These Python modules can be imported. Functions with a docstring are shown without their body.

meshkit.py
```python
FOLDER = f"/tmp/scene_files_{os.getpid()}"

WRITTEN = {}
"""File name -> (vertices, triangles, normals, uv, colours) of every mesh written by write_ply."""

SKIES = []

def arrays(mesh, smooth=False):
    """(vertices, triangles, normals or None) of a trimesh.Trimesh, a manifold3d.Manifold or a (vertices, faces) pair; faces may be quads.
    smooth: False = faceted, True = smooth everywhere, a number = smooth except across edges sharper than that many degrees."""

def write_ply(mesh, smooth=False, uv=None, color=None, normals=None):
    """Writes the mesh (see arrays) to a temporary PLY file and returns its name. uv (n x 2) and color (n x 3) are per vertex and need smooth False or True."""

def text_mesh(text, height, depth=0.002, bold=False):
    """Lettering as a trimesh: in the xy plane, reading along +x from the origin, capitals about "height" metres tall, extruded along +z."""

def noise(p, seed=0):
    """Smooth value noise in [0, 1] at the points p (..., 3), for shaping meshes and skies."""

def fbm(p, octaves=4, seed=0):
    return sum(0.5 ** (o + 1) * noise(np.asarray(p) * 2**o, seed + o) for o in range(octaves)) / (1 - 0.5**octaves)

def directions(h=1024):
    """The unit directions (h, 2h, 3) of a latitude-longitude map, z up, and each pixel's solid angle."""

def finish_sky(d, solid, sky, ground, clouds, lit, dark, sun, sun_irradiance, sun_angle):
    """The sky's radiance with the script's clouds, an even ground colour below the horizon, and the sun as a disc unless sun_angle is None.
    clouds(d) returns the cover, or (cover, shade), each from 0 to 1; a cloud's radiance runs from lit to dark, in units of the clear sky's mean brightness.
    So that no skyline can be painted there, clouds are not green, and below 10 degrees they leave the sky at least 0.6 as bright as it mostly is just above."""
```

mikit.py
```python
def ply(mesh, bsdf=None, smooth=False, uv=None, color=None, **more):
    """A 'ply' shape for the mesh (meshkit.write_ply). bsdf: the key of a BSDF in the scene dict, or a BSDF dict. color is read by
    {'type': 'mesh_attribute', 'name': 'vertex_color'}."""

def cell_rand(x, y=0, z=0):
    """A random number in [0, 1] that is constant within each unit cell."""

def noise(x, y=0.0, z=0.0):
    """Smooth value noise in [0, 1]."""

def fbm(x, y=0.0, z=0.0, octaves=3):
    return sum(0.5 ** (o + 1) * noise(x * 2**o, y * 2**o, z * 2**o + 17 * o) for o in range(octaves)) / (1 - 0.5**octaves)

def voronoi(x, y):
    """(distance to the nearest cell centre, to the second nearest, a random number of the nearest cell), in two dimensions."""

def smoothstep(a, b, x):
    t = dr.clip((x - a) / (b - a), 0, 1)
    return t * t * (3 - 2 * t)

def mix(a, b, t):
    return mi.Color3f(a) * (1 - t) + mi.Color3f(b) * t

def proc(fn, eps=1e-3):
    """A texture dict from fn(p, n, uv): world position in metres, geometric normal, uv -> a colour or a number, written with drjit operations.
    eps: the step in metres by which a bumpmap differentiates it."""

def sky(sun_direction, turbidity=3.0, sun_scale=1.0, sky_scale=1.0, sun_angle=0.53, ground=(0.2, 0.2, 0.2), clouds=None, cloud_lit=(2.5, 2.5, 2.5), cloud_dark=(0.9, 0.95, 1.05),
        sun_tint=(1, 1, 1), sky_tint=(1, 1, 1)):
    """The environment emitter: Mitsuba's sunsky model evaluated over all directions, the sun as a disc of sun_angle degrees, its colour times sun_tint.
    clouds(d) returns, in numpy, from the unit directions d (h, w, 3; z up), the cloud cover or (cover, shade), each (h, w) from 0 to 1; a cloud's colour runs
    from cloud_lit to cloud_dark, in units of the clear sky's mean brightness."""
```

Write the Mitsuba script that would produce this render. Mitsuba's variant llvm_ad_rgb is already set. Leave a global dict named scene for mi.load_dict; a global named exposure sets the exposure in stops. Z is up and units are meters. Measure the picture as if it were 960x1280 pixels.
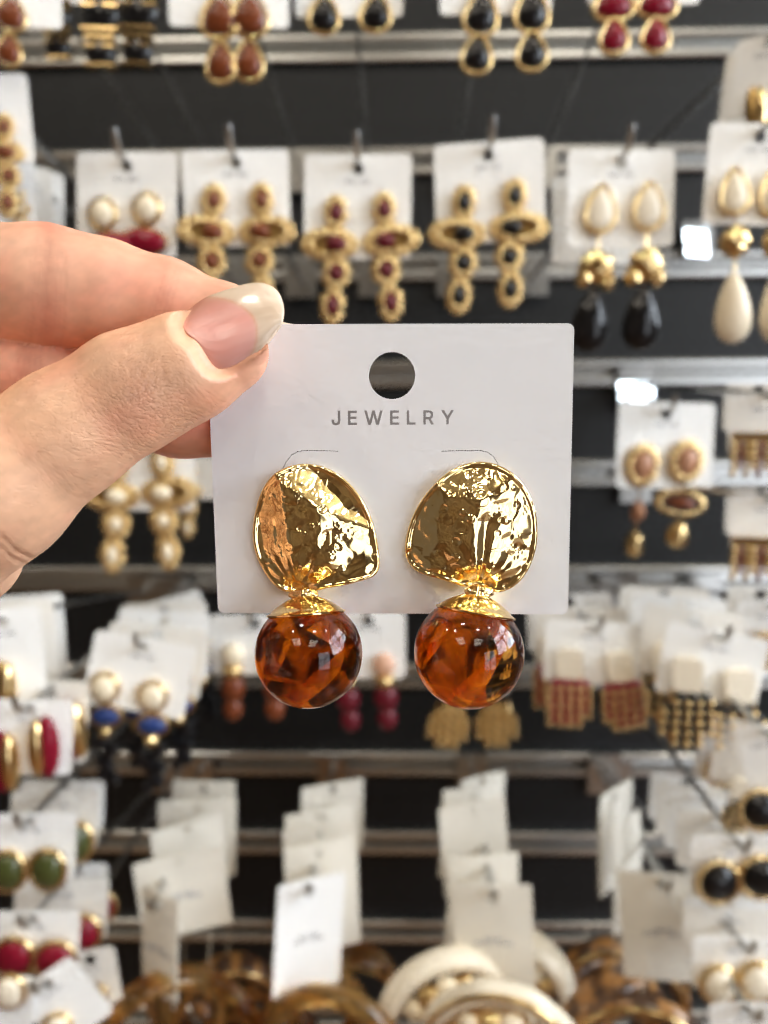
import math, numpy as np, trimesh, mitsuba as mi, mikit, meshkit
import drjit as dr
from shapely.geometry import Polygon, Point, LineString
from shapely import affinity
T = mi.ScalarTransform4f
rng = np.random.default_rng(7)
scene, labels = {}, {}

# ------------------------------------------------------------------ camera, lights, exposure
F = 941.0                                   # focal length in photo pixels (960 wide)
PITCH, YAW, ROLL = math.radians(6.5), math.radians(1.1), math.radians(0.3)
CAM = np.array([0.0, 0.0, 1.40])
fw = np.array([-math.sin(YAW) * math.cos(PITCH), math.cos(YAW) * math.cos(PITCH), -math.sin(PITCH)])
rt = np.cross(fw, [0, 0, 1]); rt /= np.linalg.norm(rt)
up = np.cross(rt, fw)
rt, up = rt * math.cos(ROLL) - up * math.sin(ROLL), up * math.cos(ROLL) + rt * math.sin(ROLL)
FOCUS = 0.1215
scene['camera'] = {'type': 'thinlens', 'fov': math.degrees(2 * math.atan(480 / F)), 'fov_axis': 'x', 'aperture_radius': 0.00098, 'focus_distance': FOCUS,
                   'near_clip': 0.005, 'far_clip': 50.0, 'to_world': T().look_at(origin=CAM.tolist(), target=(CAM + fw).tolist(), up=up.tolist())}
exposure = -0.10
scene['room_air_light'] = {'type': 'constant', 'radiance': {'type': 'rgb', 'value': [0.160, 0.133, 0.112]}}
WINDOW = dict(radiance=[10.5, 11.6, 12.8])
ENTRANCE = dict(radiance=[2.75, 2.9, 3.1])
LAMP = dict(radiance=[52.0, 47.5, 40.0])
PANEL = dict(radiance=[5.6, 5.0, 4.1])


def ray(px, py):
    return fw + rt * ((px - 480) / F) + up * ((640 - py) / F)


def P(px, py, Y):
    d = ray(px, py)
    return CAM + d * ((Y - CAM[1]) / d[1])


def depth_k(p):
    """metres per photo pixel at the point p"""
    return float((np.asarray(p) - CAM) @ fw) / F


# ------------------------------------------------------------------ materials
def rgb(*c):
    return {'type': 'rgb', 'value': list(map(float, c))}


def prin(name, color, rough=0.5, two=True, **k):
    b = {'type': 'principled', 'base_color': color if isinstance(color, dict) else rgb(*color), 'roughness': rough, **k}
    scene[name] = {'type': 'twosided', 'bsdf': b} if two else b


def gold_tint(p, n, uv):
    return mikit.mix([0.94, 0.68, 0.29], [0.99, 0.78, 0.41], mikit.noise(p.x * 900, p.y * 900, p.z * 900))


prin('m_gold', mikit.proc(gold_tint), 0.10, metallic=1.0)
prin('m_gold_soft', (0.80, 0.57, 0.27), 0.15, metallic=1.0)
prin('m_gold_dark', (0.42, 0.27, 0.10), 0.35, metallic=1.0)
prin('m_card', mikit.proc(lambda p, n, uv: mi.Color3f(0.84, 0.84, 0.83) * (0.97 + 0.045 * mikit.fbm(p.x * 700, p.y * 700, p.z * 700))), 0.62)
scene['m_card_hero'] = {'type': 'bumpmap', 'arbitrary': {'type': 'proc', **{k: v for k, v in mikit.proc(lambda p, n, uv: 0.00006 * mikit.fbm(p.x * 1500, p.y * 1500, p.z * 1500, 3) + 0.00008 * mikit.fbm(p.x * 160, p.y * 160, p.z * 160, 2), 1e-4).items() if k != 'type'}},
                        'bsdf': {'type': 'principled', 'base_color': rgb(0.735, 0.748, 0.785), 'roughness': 0.55}, 'scale': 1.0}
prin('m_card_shaded', mikit.proc(lambda p, n, uv: mi.Color3f(0.74, 0.71, 0.66) * (0.96 + 0.05 * mikit.fbm(p.x * 300, p.y * 300, p.z * 300))), 0.6)  # duller card colour that holds the shade between stacked cards
prin('m_paper', mikit.proc(lambda p, n, uv: mi.Color3f(0.74, 0.70, 0.62) * (0.95 + 0.06 * mikit.fbm(p.x * 150, p.y * 150, p.z * 150))), 0.6)
prin('m_foil', (0.42, 0.42, 0.45), 0.35, metallic=0.7)
prin('m_print', (0.35, 0.35, 0.36), 0.6)
prin('m_steel', (0.45, 0.45, 0.44), 0.25, metallic=1.0)
prin('m_rail', mikit.proc(lambda p, n, uv: mi.Color3f(0.60, 0.605, 0.60) * (0.8 + 0.3 * mikit.fbm(p.x * 14, p.y * 50, p.z * 160))), 0.28, metallic=1.0)
prin('m_panel', mikit.proc(lambda p, n, uv: mikit.mix([0.005, 0.0055, 0.006], [0.010, 0.0105, 0.011], mikit.fbm(p.x * 6, p.y * 6, p.z * 240))), 0.48, specular=0.27)
prin('m_cream', (0.80, 0.70, 0.53), 0.28, specular=0.5)
prin('m_ivory', (0.82, 0.74, 0.60), 0.3)
prin('m_crimson', (0.20, 0.006, 0.020), 0.12, specular=0.3)
prin('m_wine', (0.11, 0.008, 0.016), 0.15, specular=0.3)
prin('m_brown', (0.16, 0.040, 0.014), 0.15, specular=0.3)
prin('m_peach', (0.68, 0.40, 0.27), 0.3)
prin('m_tan', (0.42, 0.20, 0.11), 0.3)
prin('m_black', (0.008, 0.008, 0.009), 0.10, specular=0.35)
prin('m_navy', (0.012, 0.035, 0.15), 0.15)
prin('m_green', (0.055, 0.065, 0.018), 0.15)
prin('m_plate', (0.86, 0.92, 0.95), 0.16, metallic=0.85)
prin('m_floor', mikit.proc(lambda p, n, uv: mikit.mix([.30, .17, .09], [.16, .085, .045], mikit.cell_rand(p.x * 5, p.y * 1.2) * .6 + .4 * mikit.noise(p.x * 40, p.y * 3))), 0.3)
prin('m_ceiling', (0.42, 0.34, 0.22), 0.7)
prin('m_added_forearm', (0.34, 0.19, 0.13), 0.8)  # brown of the unseen arm tube added for the gold's reflections
prin('m_far_wall', mikit.proc(lambda p, n, uv: mikit.mix([.62, .50, .34], [.28, .17, .10], mikit.smoothstep(.3, .75, mikit.noise(p.x * 2.2, p.z * 3.1) * .7 + .3 * mikit.cell_rand(p.x * 6, p.z * 4)))), 0.6)
prin('m_dark', (0.02, 0.02, 0.02), 0.5)
prin('m_shell', mikit.proc(lambda p, n, uv: mikit.mix([0.055, 0.022, 0.008], [0.34, 0.16, 0.045], mikit.smoothstep(0.45, 0.62, mikit.fbm(p.x * 90, p.y * 90, p.z * 90)))), 0.10, clearcoat=1.0)
prin('m_honey', mikit.proc(lambda p, n, uv: mikit.mix([0.95, 0.60, 0.20], [0.42, 0.15, 0.025], mikit.smoothstep(0.4, 0.66, mikit.fbm(p.x * 70, p.y * 70, p.z * 70)))), 0.06, two=False, spec_trans=0.9, eta=1.45)


def amber(p, n, uv):
    w = mikit.fbm(p.x * 160, p.y * 160, p.z * 160, 3)
    s = mikit.fbm(p.x * 260 + 5 * w, p.y * 260 + 3, p.z * 110 + 9 * w, 4)
    c = mikit.mix([0.64, 0.27, 0.042], [1.0, 0.60, 0.14], mikit.smoothstep(0.40, 0.72, s))
    return mikit.mix(c, [0.20, 0.045, 0.012], mikit.smoothstep(0.52, 0.64, w) * 0.8)


prin('m_amber', mikit.proc(amber), 0.015, two=False, spec_trans=1.0, eta=1.49)
scene['m_gleam'] = {'type': 'principledthin', 'base_color': rgb(0.95, 0.72, 0.10), 'roughness': 0.4, 'diff_trans': 1.2, 'eta': 1.1}
scene['m_swirl'] = {'type': 'principledthin', 'base_color': rgb(1.0, 0.50, 0.07), 'roughness': 0.4, 'diff_trans': 1.2, 'eta': 1.1}


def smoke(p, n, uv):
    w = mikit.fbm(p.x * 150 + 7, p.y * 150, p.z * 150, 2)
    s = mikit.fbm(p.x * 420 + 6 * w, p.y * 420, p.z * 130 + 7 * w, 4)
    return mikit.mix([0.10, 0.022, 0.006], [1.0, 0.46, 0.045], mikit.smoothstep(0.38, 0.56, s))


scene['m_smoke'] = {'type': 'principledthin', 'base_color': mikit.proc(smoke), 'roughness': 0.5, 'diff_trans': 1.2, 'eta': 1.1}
SKIN_COLOR = {'type': 'mesh_attribute', 'name': 'vertex_color'}


KNUCKLE = P(163, 482, 0.1255 - 0.0175)                 # the thumb's joint, where the skin's cells are coarse


def skin_bump(p, n, uv):
    x, y, z = p.x * 1000, p.y * 1000, p.z * 1000
    a, b = 0.82 * x + 0.57 * z, -0.57 * x + 0.82 * z
    wob = mikit.noise(x * 0.5, y * 0.5, z * 0.5) * 2.5
    f1, f2, _ = mikit.voronoi(a * 1.5 + wob, b * 2.3 - wob + y * 0.9)
    lines = mikit.smoothstep(0.0, 0.28, f2 - f1)
    kd = dr.squared_norm(p - mi.Point3f(*KNUCKLE.tolist()))
    g = 1 + 1.0 * dr.exp(-kd / 4.2e-5)
    return g * 0.000036 * lines + 0.00003 * mikit.fbm(x * 3.2, y * 3.2, z * 3.2, 3) + 0.00006 * mikit.fbm(a * 0.5, y * 0.6, b * 1.3, 2)


scene['m_skin'] = {'type': 'bumpmap', 'arbitrary': mikit.proc(skin_bump, 6e-5), 'scale': 1.0,
                   'bsdf': {'type': 'principled', 'base_color': SKIN_COLOR, 'roughness': 0.40, 'specular': 0.45, 'sheen': 0.25, 'sheen_tint': 0.6}}
prin('m_nail', {'type': 'mesh_attribute', 'name': 'vertex_color'}, 0.15, specular=0.55)


# ------------------------------------------------------------------ helpers
used = {}


def numbered(key):
    n = used.get(key, -1) + 1
    used[key] = n
    return key if n == 0 else f'{key}_{n:03d}'


def thing(name, label, cat, group=None):
    key = numbered(name)
    labels[key] = {'label': label, 'category': cat}
    if group:
        labels[key]['group'] = group
    return key


CACHE = {}


def part(key, name, mesh, mat, M=None, smooth=40, **more):
    k = numbered(f'{key}__{name}') if name else key
    ck = (id(mesh), mat, smooth)
    if ck not in CACHE:
        CACHE[ck] = (mikit.ply(mesh, mat, smooth=smooth, **more), mesh)
    d = dict(CACHE[ck][0])
    if M is not None:
        d['to_world'] = T(np.asarray(M, float).tolist())
    scene[k] = d
    return k


def frame(o, x, y, z, s=1.0):
    M = np.eye(4)
    M[:3, 0], M[:3, 1], M[:3, 2], M[:3, 3] = np.asarray(x) * s, np.asarray(y) * s, np.asarray(z) * s, o
    return M


def box(sx, sy, sz, at=(0, 0, 0)):
    b = trimesh.creation.box((sx, sy, sz)); b.apply_translation(at); return b


def ell(rx, ry, rz, at=(0, 0, 0), sub=3):
    s = trimesh.creation.icosphere(subdivisions=sub); s.apply_scale((rx, ry, rz)); s.apply_translation(at); return s


def tube(pts, rad, sides=10, closed=False):
    p = np.asarray(pts, float)
    t = np.roll(p, -1, 0) - np.roll(p, 1, 0) if closed else np.gradient(p, axis=0)
    t /= np.linalg.norm(t, axis=1, keepdims=True)
    ref = np.array([0.31, 0.9, 0.27]) if abs(t[:, 1]).mean() < .8 else np.array([0.2, 0.1, 0.95])
    a = np.cross(t, ref); a /= np.linalg.norm(a, axis=1, keepdims=True)
    b, ang = np.cross(t, a), np.arange(sides) * 2 * np.pi / sides
    r = np.broadcast_to(rad, (len(p),))[:, None, None]
    v = (p[:, None] + r * (np.cos(ang)[None, :, None] * a[:, None] + np.sin(ang)[None, :, None] * b[:, None])).reshape(-1, 3)
    n = len(p)
    i, j = np.meshgrid(np.arange(n if closed else n - 1), np.arange(sides), indexing='ij')
    q = np.stack([i * sides + j, i * sides + (j + 1) % sides, ((i + 1) % n) * sides + (j + 1) % sides, ((i + 1) % n) * sides + j], -1).reshape(-1, 4)
    f = np.vstack([q[:, [0, 1, 2]], q[:, [0, 2, 3]]])
    if not closed:
        c0, c1 = len(v), len(v) + 1
        v = np.vstack([v, p[:1], p[-1:]])
        jj = np.arange(sides)
        f = np.vstack([f, np.stack([jj * 0 + c0, (jj + 1) % sides, jj], 1), np.stack([jj * 0 + c1, (n - 1) * sides + jj, (n - 1) * sides + (jj + 1) % sides], 1)])
    m = trimesh.Trimesh(v, f, process=False); m.fix_normals(); return m


def cat(*ms):
    return trimesh.util.concatenate([m for g in ms for m in (g if isinstance(g, list) else [g])])


def extrude(poly, d):
    """polygon in (x, z), thickness d along +y from y=0"""
    m = trimesh.creation.extrude_polygon(poly, d, engine='earcut')
    m.apply_transform(np.array([[1, 0, 0, 0], [0, 0, -1, d], [0, 1, 0, 0], [0, 0, 0, 1.0]])); return m


# ------------------------------------------------------------------ the setting: slatted display wall
WY = 0.75
wall_rows = [-76, 62, 203, 335, 468, 592, 722, 843, 952, 1050, 1160, 1268, 1385]
rail_z = [float(P(490, y, WY)[2]) for y in wall_rows]
XL, XR = -1.25, 1.25
RH = 0.025


def rail_mesh(z):
    prof = np.array([[0, -.5], [-.006, -.5], [-.0075, -.44], [-.0075, -.26], [-.005, -.20], [.006, -.17], [.007, .12], [-.004, .17], [-.0062, .22], [-.0075, .28], [-.0075, .43], [-.006, .5], [0, .5], [.012, .5], [.012, -.5]])
    pg = Polygon([(y, s * RH) for y, s in prof])
    m = trimesh.creation.extrude_polygon(pg, XR - XL, engine='earcut')
    m.apply_transform(np.array([[0, 0, 1, XL], [1, 0, 0, WY], [0, 1, 0, z], [0, 0, 0, 1.0]]))
    return m


for z in rail_z:
    part('display_wall', 'rail', rail_mesh(z), 'm_rail', smooth=25)
for a, b in zip(rail_z[:-1], rail_z[1:]):
    h = a - b - RH - 0.001
    part('display_wall', 'panel', box(XR - XL, 0.016, h, ((XL + XR) / 2, WY + 0.008, (a + b) / 2)), 'm_panel', smooth=False)
labels['display_wall'] = {'label': 'black slatted shop wall with bright metal rails', 'kind': 'structure'}

part('floor', '', box(8, 8, .02, (0, -2.6, -.01)), 'm_floor', smooth=False)
part('opposite_wall', '', box(8, .05, 2.8, (0, -4.6, 1.42)), 'm_far_wall', smooth=False)
labels['opposite_wall'] = {'label': 'tan shop wall behind the camera', 'kind': 'structure'}
part('ceiling', '', box(8, 8, .02, (0, -2.6, 2.86)), 'm_ceiling', smooth=False)
labels['floor'] = {'label': 'brown shop floor', 'kind': 'structure'}
labels['ceiling'] = {'label': 'cream shop ceiling', 'kind': 'structure'}

# ------------------------------------------------------------------ the light of the shop: daylit window to the right, lamps overhead
def light_rect(name, part_name, c, x, y, sx, sy, rad):
    x = np.asarray(x, float); y = np.asarray(y, float); n = np.cross(x, y)
    scene[numbered(f'{name}__{part_name}')] = {'type': 'rectangle', 'to_world': T(frame(c, x * sx / 2, y * sy / 2, n).tolist()), 'emitter': {'type': 'area', 'radiance': {'type': 'rgb', 'value': rad}},
                                               'bsdf': {'type': 'diffuse', 'reflectance': rgb(.5, .5, .5)}}


dk = thing('shop_entrance', 'bright glazed shop entrance behind the camera', 'entrance')
for i in range(2):
    light_rect(dk, 'pane', [2.0 + .66 * i, -3.0 + .46 * i, 1.25], [.82, .57, 0], [0, 0, -1], 0.74, 2.3, ENTRANCE['radiance'])
part(dk, 'mullion', box(.06, .06, 2.4, (2.33, -2.77, 1.25)), 'm_dark', smooth=False)
wk = thing('shop_window', 'daylit shop window of four panes to the right', 'window')
for i in range(2):
    for j in range(2):
        light_rect(wk, 'pane', [1.9, -.60 + 1.02 * i, 1.95 + 0.82 * j], [0, 1, 0], [0, 0, -1], 0.94, 0.74, WINDOW['radiance'])
for i in range(3):
    part(wk, 'bar', box(.05, .07, 1.7, (1.9, -1.11 + 1.02 * i, 2.36)), 'm_dark', smooth=False)
    part(wk, 'bar', box(.05, 2.1, .07, (1.9, -.09, 1.54 + .82 * i)), 'm_dark', smooth=False)
for i, (x, y) in enumerate([(-.75, -.45), (-.28, -.15), (.38, -.5), (-1.2, -.1), (.95, -.2)]):
    k = thing('ceiling_spotlight', 'small round warm ceiling spotlight above the display', 'lamp', 'ceiling spotlights above the display')
    part(k, 'housing', trimesh.creation.annulus(.09, .11, .08, transform=trimesh.transformations.translation_matrix((x, y, 2.75))), 'm_plate')
    scene[f'{k}__diffuser'] = {'type': 'disk', 'to_world': T(frame([x, y, 2.73], [.09, 0, 0], [0, -.09, 0], [0, 0, -1]).tolist()), 'emitter': {'type': 'area', 'radiance': {'type': 'rgb', 'value': LAMP['radiance']}}}
for i, (x, y) in enumerate([(-.75, -1.5), (.55, -1.7)]):
    k = thing('ceiling_panel_light', 'square ceiling light panel behind the camera', 'lamp', 'ceiling light panels behind the camera')
    light_rect(k, 'diffuser', [x, y, 2.75], [1, 0, 0], [0, -1, 0], .6, .9, PANEL['radiance'])
    part(k, 'frame', cat(box(.66, .03, .04, (x, y - .465, 2.77)), box(.66, .03, .04, (x, y + .465, 2.77)), box(.03, .9, .04, (x - .315, y, 2.77)), box(.03, .9, .04, (x + .315, y, 2.77))), 'm_plate', smooth=False)

# ------------------------------------------------------------------ the card held up
YC = 0.1255                                   # the card's back plane is at YC, its front 0.45 mm nearer
TH = 0.00045
O = P(489, 586, YC - TH)


def loc(px, py, off=0.0):
    """photo pixel -> (x, z) in mm on the plane off mm before the card's front"""
    p = P(px, py, YC - TH - off * 1e-3)
    return np.array([(p[0] - O[0]) * 1e3, (p[2] - O[2]) * 1e3])


def frm(px, py, off):
    return P(px, py, YC - TH - off * 1e-3)


MM = frame(O, [1, 0, 0], [0, 1, 0], [0, 0, 1], 1e-3)       # local mm: x right, z up, y away from the camera
corners = [loc(257.6, 405.5), loc(718, 404), loc(710, 768), loc(272.5, 766)]
board = Polygon(corners).buffer(-1.1).buffer(1.1, quad_segs=8)
hole = Point(loc(490, 469.5)).buffer(np.linalg.norm(loc(519, 469) - loc(490, 469)), quad_segs=24)


def slit(pts):
    return LineString([loc(*p) for p in pts]).buffer(0.045, quad_segs=3)


s1 = slit([(350, 597), (353, 587), (358, 577), (364, 569), (372, 564.5), (382, 563), (402, 563.3), (423, 564)])
s2 = slit([(552, 564), (580, 563.2), (600, 563), (610, 565.5), (617, 571), (622, 579), (625, 590), (627, 600)])
cmesh = extrude(board.difference(hole).difference(s1).difference(s2), 0.45)
hero = thing('earring_card', 'large white card with round hole, pinched between thumb and finger in sharp focus', 'card')
part(hero, 'board', cmesh, 'm_card_hero', MM, smooth=35)
x0, x1 = loc(414.5, 530)[0], loc(567, 530)[0]
zb = loc(490, 530.5)[1]
ht = loc(490, 513.5)[1] - zb
letters = [meshkit.text_mesh(c, ht, 0.03, bold=True) for c in 'JEWELRY']
wd = [m.bounds[1][0] - m.bounds[0][0] for m in letters]
gap = ((x1 - x0) - sum(wd)) / 6
x, out = x0, []
for m, w in zip(letters, wd):
    m.apply_translation((x - m.bounds[0][0], 0, 0)); x += w + gap
    m.apply_transform(np.array([[1, 0, 0, 0], [0, 0, -1, 0.004], [0, 1, 0, zb], [0, 0, 0, 1.0]])); out.append(m)
part(hero, 'lettering', cat(out), 'm_foil', MM, smooth=False)


# ------------------------------------------------------------------ the two hero earrings
def smin(vals, k):
    v = np.stack(vals)
    m = v.min(0)
    return m - k * np.log(np.exp(-(v - m) / k).sum(0))


def closed_curve(pts, n, sm):
    from scipy.interpolate import splprep, splev
    p = np.array(pts + pts[:1], float)
    tck, _ = splprep(p.T, s=sm, per=True)
    return np.array(splev(np.linspace(0, 1, n, endpoint=False), tck)).T


def mikit_step(m):
    t = np.clip((m - .45) / .25, 0, 1)
    return t * t * (3 - 2 * t)


def disc_mesh(outline, cpx, hfun, seed, lip):
    pts = [tuple(loc(x, y, 2.5)) for x, y in outline]
    c = loc(*cpx, 2.5)
    ring = closed_curve(pts, 400, 0.04) - c
    tt = np.concatenate([np.linspace(0, 1, 121)[1:] ** 0.9])
    uv = np.vstack([[c]] + [c + ring * t * 0.985 for t in tt])
    t_all = np.concatenate([[0.0], np.repeat(tt, 400)])
    q3 = np.stack([uv[:, 0], uv[:, 1], 0 * uv[:, 0]], 1)
    warp = meshkit.fbm(q3 * 0.35 + seed, 2, seed)[:, None] * np.array([[2.0, -1.5, 0]])
    h = hfun(uv[:, 0], uv[:, 1])
    q = q3 + warp
    soft = np.clip(t_all, 0, 1)
    h += 0.48 * (meshkit.noise(q * 0.30, seed + 5) - .5) + 0.17 * (meshkit.noise(q * 0.62 + 3.3, seed + 6) - .5)
    rg = np.abs(meshkit.noise(q * 0.40, seed + 8) - .5)
    h += -0.05 * np.exp(-(rg / 0.10) ** 2)
    g = np.random.default_rng(seed)
    mask = meshkit.noise(q3 * 0.3, seed + 11)
    h += 0.10 * (meshkit.fbm(q3 * 1.5, 2, seed + 9) - .5) * mikit_step(mask)
    R = np.abs(ring).max()
    for _ in range(48):
        o = c + g.uniform(-R, R, 2); r = g.uniform(.22, .70); a = g.uniform(.10, .30) * (1 if g.random() < .35 else -1)
        d2 = ((uv - o) ** 2).sum(1) / r ** 2
        h += a * r * np.exp(-d2 * d2)
    # rim: rises a little, then rolls over to the back
    h += lip * np.exp(-((1 - soft) / 0.035) ** 2) * 0.25
    front = np.column_stack([uv[:, 0], -h, uv[:, 1]])
    rows = [front]
    edge_h, dirs = h[-400:], ring / np.linalg.norm(ring, axis=1, keepdims=True)
    base = uv[-400:]
    for a in np.linspace(0, np.pi, 9)[1:]:
        rr = 0.36
        e = base + dirs * rr * np.sin(a)
        rows.append(np.column_stack([e[:, 0], -(edge_h - rr * (1 - np.cos(a))), e[:, 1]]))
    nr = len(tt) + 8
    backc = np.array([[c[0], -(h[0] - 1.1), c[1]]])
    for t in (0.66, 0.33):
        hb = edge_h - .72
        rows.append(np.column_stack([c[0] + ring[:, 0] * t, -(hb * t + (h[0] - 1.1) * (1 - t)), c[1] + ring[:, 1] * t]))
    nr += 2
    v = np.vstack(rows + [backc])
    j = np.arange(400); f = [np.stack([j * 0, 1 + j, 1 + (j + 1) % 400], 1)]
    for i in range(nr - 1):
        a, b = 1 + i * 400, 1 + (i + 1) * 400
        f += [np.stack([a + j, b + j, b + (j + 1) % 400], 1), np.stack([a + j, b + (j + 1) % 400, a + (j + 1) % 400], 1)]
    f.append(np.stack([1 + (nr - 1) * 400 + j, j * 0 + len(v) - 1, 1 + (nr - 1) * 400 + (j + 1) % 400], 1))
    m = trimesh.Trimesh(v, np.vstack(f), process=False)
    if m.volume < 0:
        m.invert()
    return m


def fold(u, w, pz, a0, width, depth, reach):
    """a crease running up from the pinch point pz at angle a0 (0 = up, + right)"""
    du, dw = u - pz[0], w - pz[1]
    s, d = du * math.sin(a0) + dw * math.cos(a0), du * math.cos(a0) - dw * math.sin(a0)
    return -depth * np.exp(-(d / (width * (0.4 + 0.12 * np.clip(s, 0, 30)))) ** 2) * np.exp(-np.clip(s, 0, None) / reach) * (s > -3)


def left_h(u, w):
    pz = loc(370, 738, 2.5); c = loc(392, 660, 2.5)
    x, z = u - c[0], w - c[1]
    bend = 0.9 * np.sin(z * 0.35)
    h = smin([4.3 + 0.60 * (x + 4.0 + 0.06 * z), 4.45 + 0.04 * x - 0.02 * z, 4.5 - 0.30 * (x + .2 + .2 * z) - 0.06 * z, 4.1 - 0.55 * (x - 4.6 + bend * .3 + .55 * z) - 0.3 * z, 4.5 - 0.50 * (z - 5.0) - 0.15 * x, 3.8 + .25 * (z + 8.4)], 0.13)
    r = np.hypot(u - pz[0], w - pz[1])
    h -= 2.0 * np.exp(-(r / 2.6) ** 2)
    for a, wd_, dp, rc in ((-.62, .9, .7, 12), (-.25, .7, .6, 8), (.16, .6, .3, 9), (.55, .8, .55, 10), (1.1, 1.0, .7, 8), (-1.1, 1, .4, 4)):
        h += fold(u, w, pz, a, wd_, dp, rc)
    return np.maximum(h, 1.1)


def right_h(u, w):
    pz = loc(598, 736, 2.5); c = loc(590, 660, 2.5)
    x, z = u - c[0], w - c[1]
    h = smin([4.4 + 0.62 * (x + 4.2 - .15 * z) - 0.02 * z, 4.5 + 0.26 * (x + 1.6 - .25 * z),  4.52 + 0.02 * x, 4.5 - 0.30 * (x - 1.6 + .1 * z) + .04 * z, 4.4 - 0.55 * (x - 6.0 + .2 * z), 4.45 - 0.50 * (z - 4.6) + 0.08 * x, 3.8 + .3 * (z + 8.2 - .25 * np.abs(x))], 0.14)
    r = np.hypot(u - pz[0], w - pz[1])
    h -= 2.0 * np.exp(-(r / 2.4) ** 2)
    for a, wd_, dp, rc in ((-.85, .9, .6, 12), (-.42, .8, .5, 8), (.10, .7, 1.0, 14), (.36, .6, .25, 8), (.8, .9, .7, 10), (1.15, .9, .6, 8), (-1.2, 1., .5, 4)):
        h += fold(u, w, pz, a, wd_, dp, rc)
    return np.maximum(h, 1.1)


out_l = [(379, 582), (407, 587), (431, 603), (450, 625), (463, 653), (470, 680), (473, 697), (472.5, 710), (466, 720), (456, 723), (440, 726), (419, 731), (396, 736), (381, 742), (368, 742), (355, 739), (339, 727), (324, 706), (316.5, 682), (315.5, 659), (320, 635), (330, 610), (345, 593), (361, 584.5)]
out_r = [(601, 579.5), (624, 583), (642, 594), (657, 612), (667, 634), (671.5, 660), (669, 688), (659, 714), (645, 729), (630, 738), (617, 739), (603, 736), (590, 735), (567, 727), (541, 719), (517, 710), (508.5, 696), (508, 680), (513, 659), (522, 638), (537, 615), (557, 594), (578, 584)]


def revolve(profile, n=64):
    m = trimesh.creation.revolve(np.array(profile), sections=n)
    if m.volume < 0:
        m.invert()
    return m


def axis_frame(o, ax, s=1.0):
    z = np.asarray(ax, float) / np.linalg.norm(ax)
    x = np.cross([0, 1, 0], z); x /= np.linalg.norm(x)
    return frame(o, x, np.cross(z, x), z, s)


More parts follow.
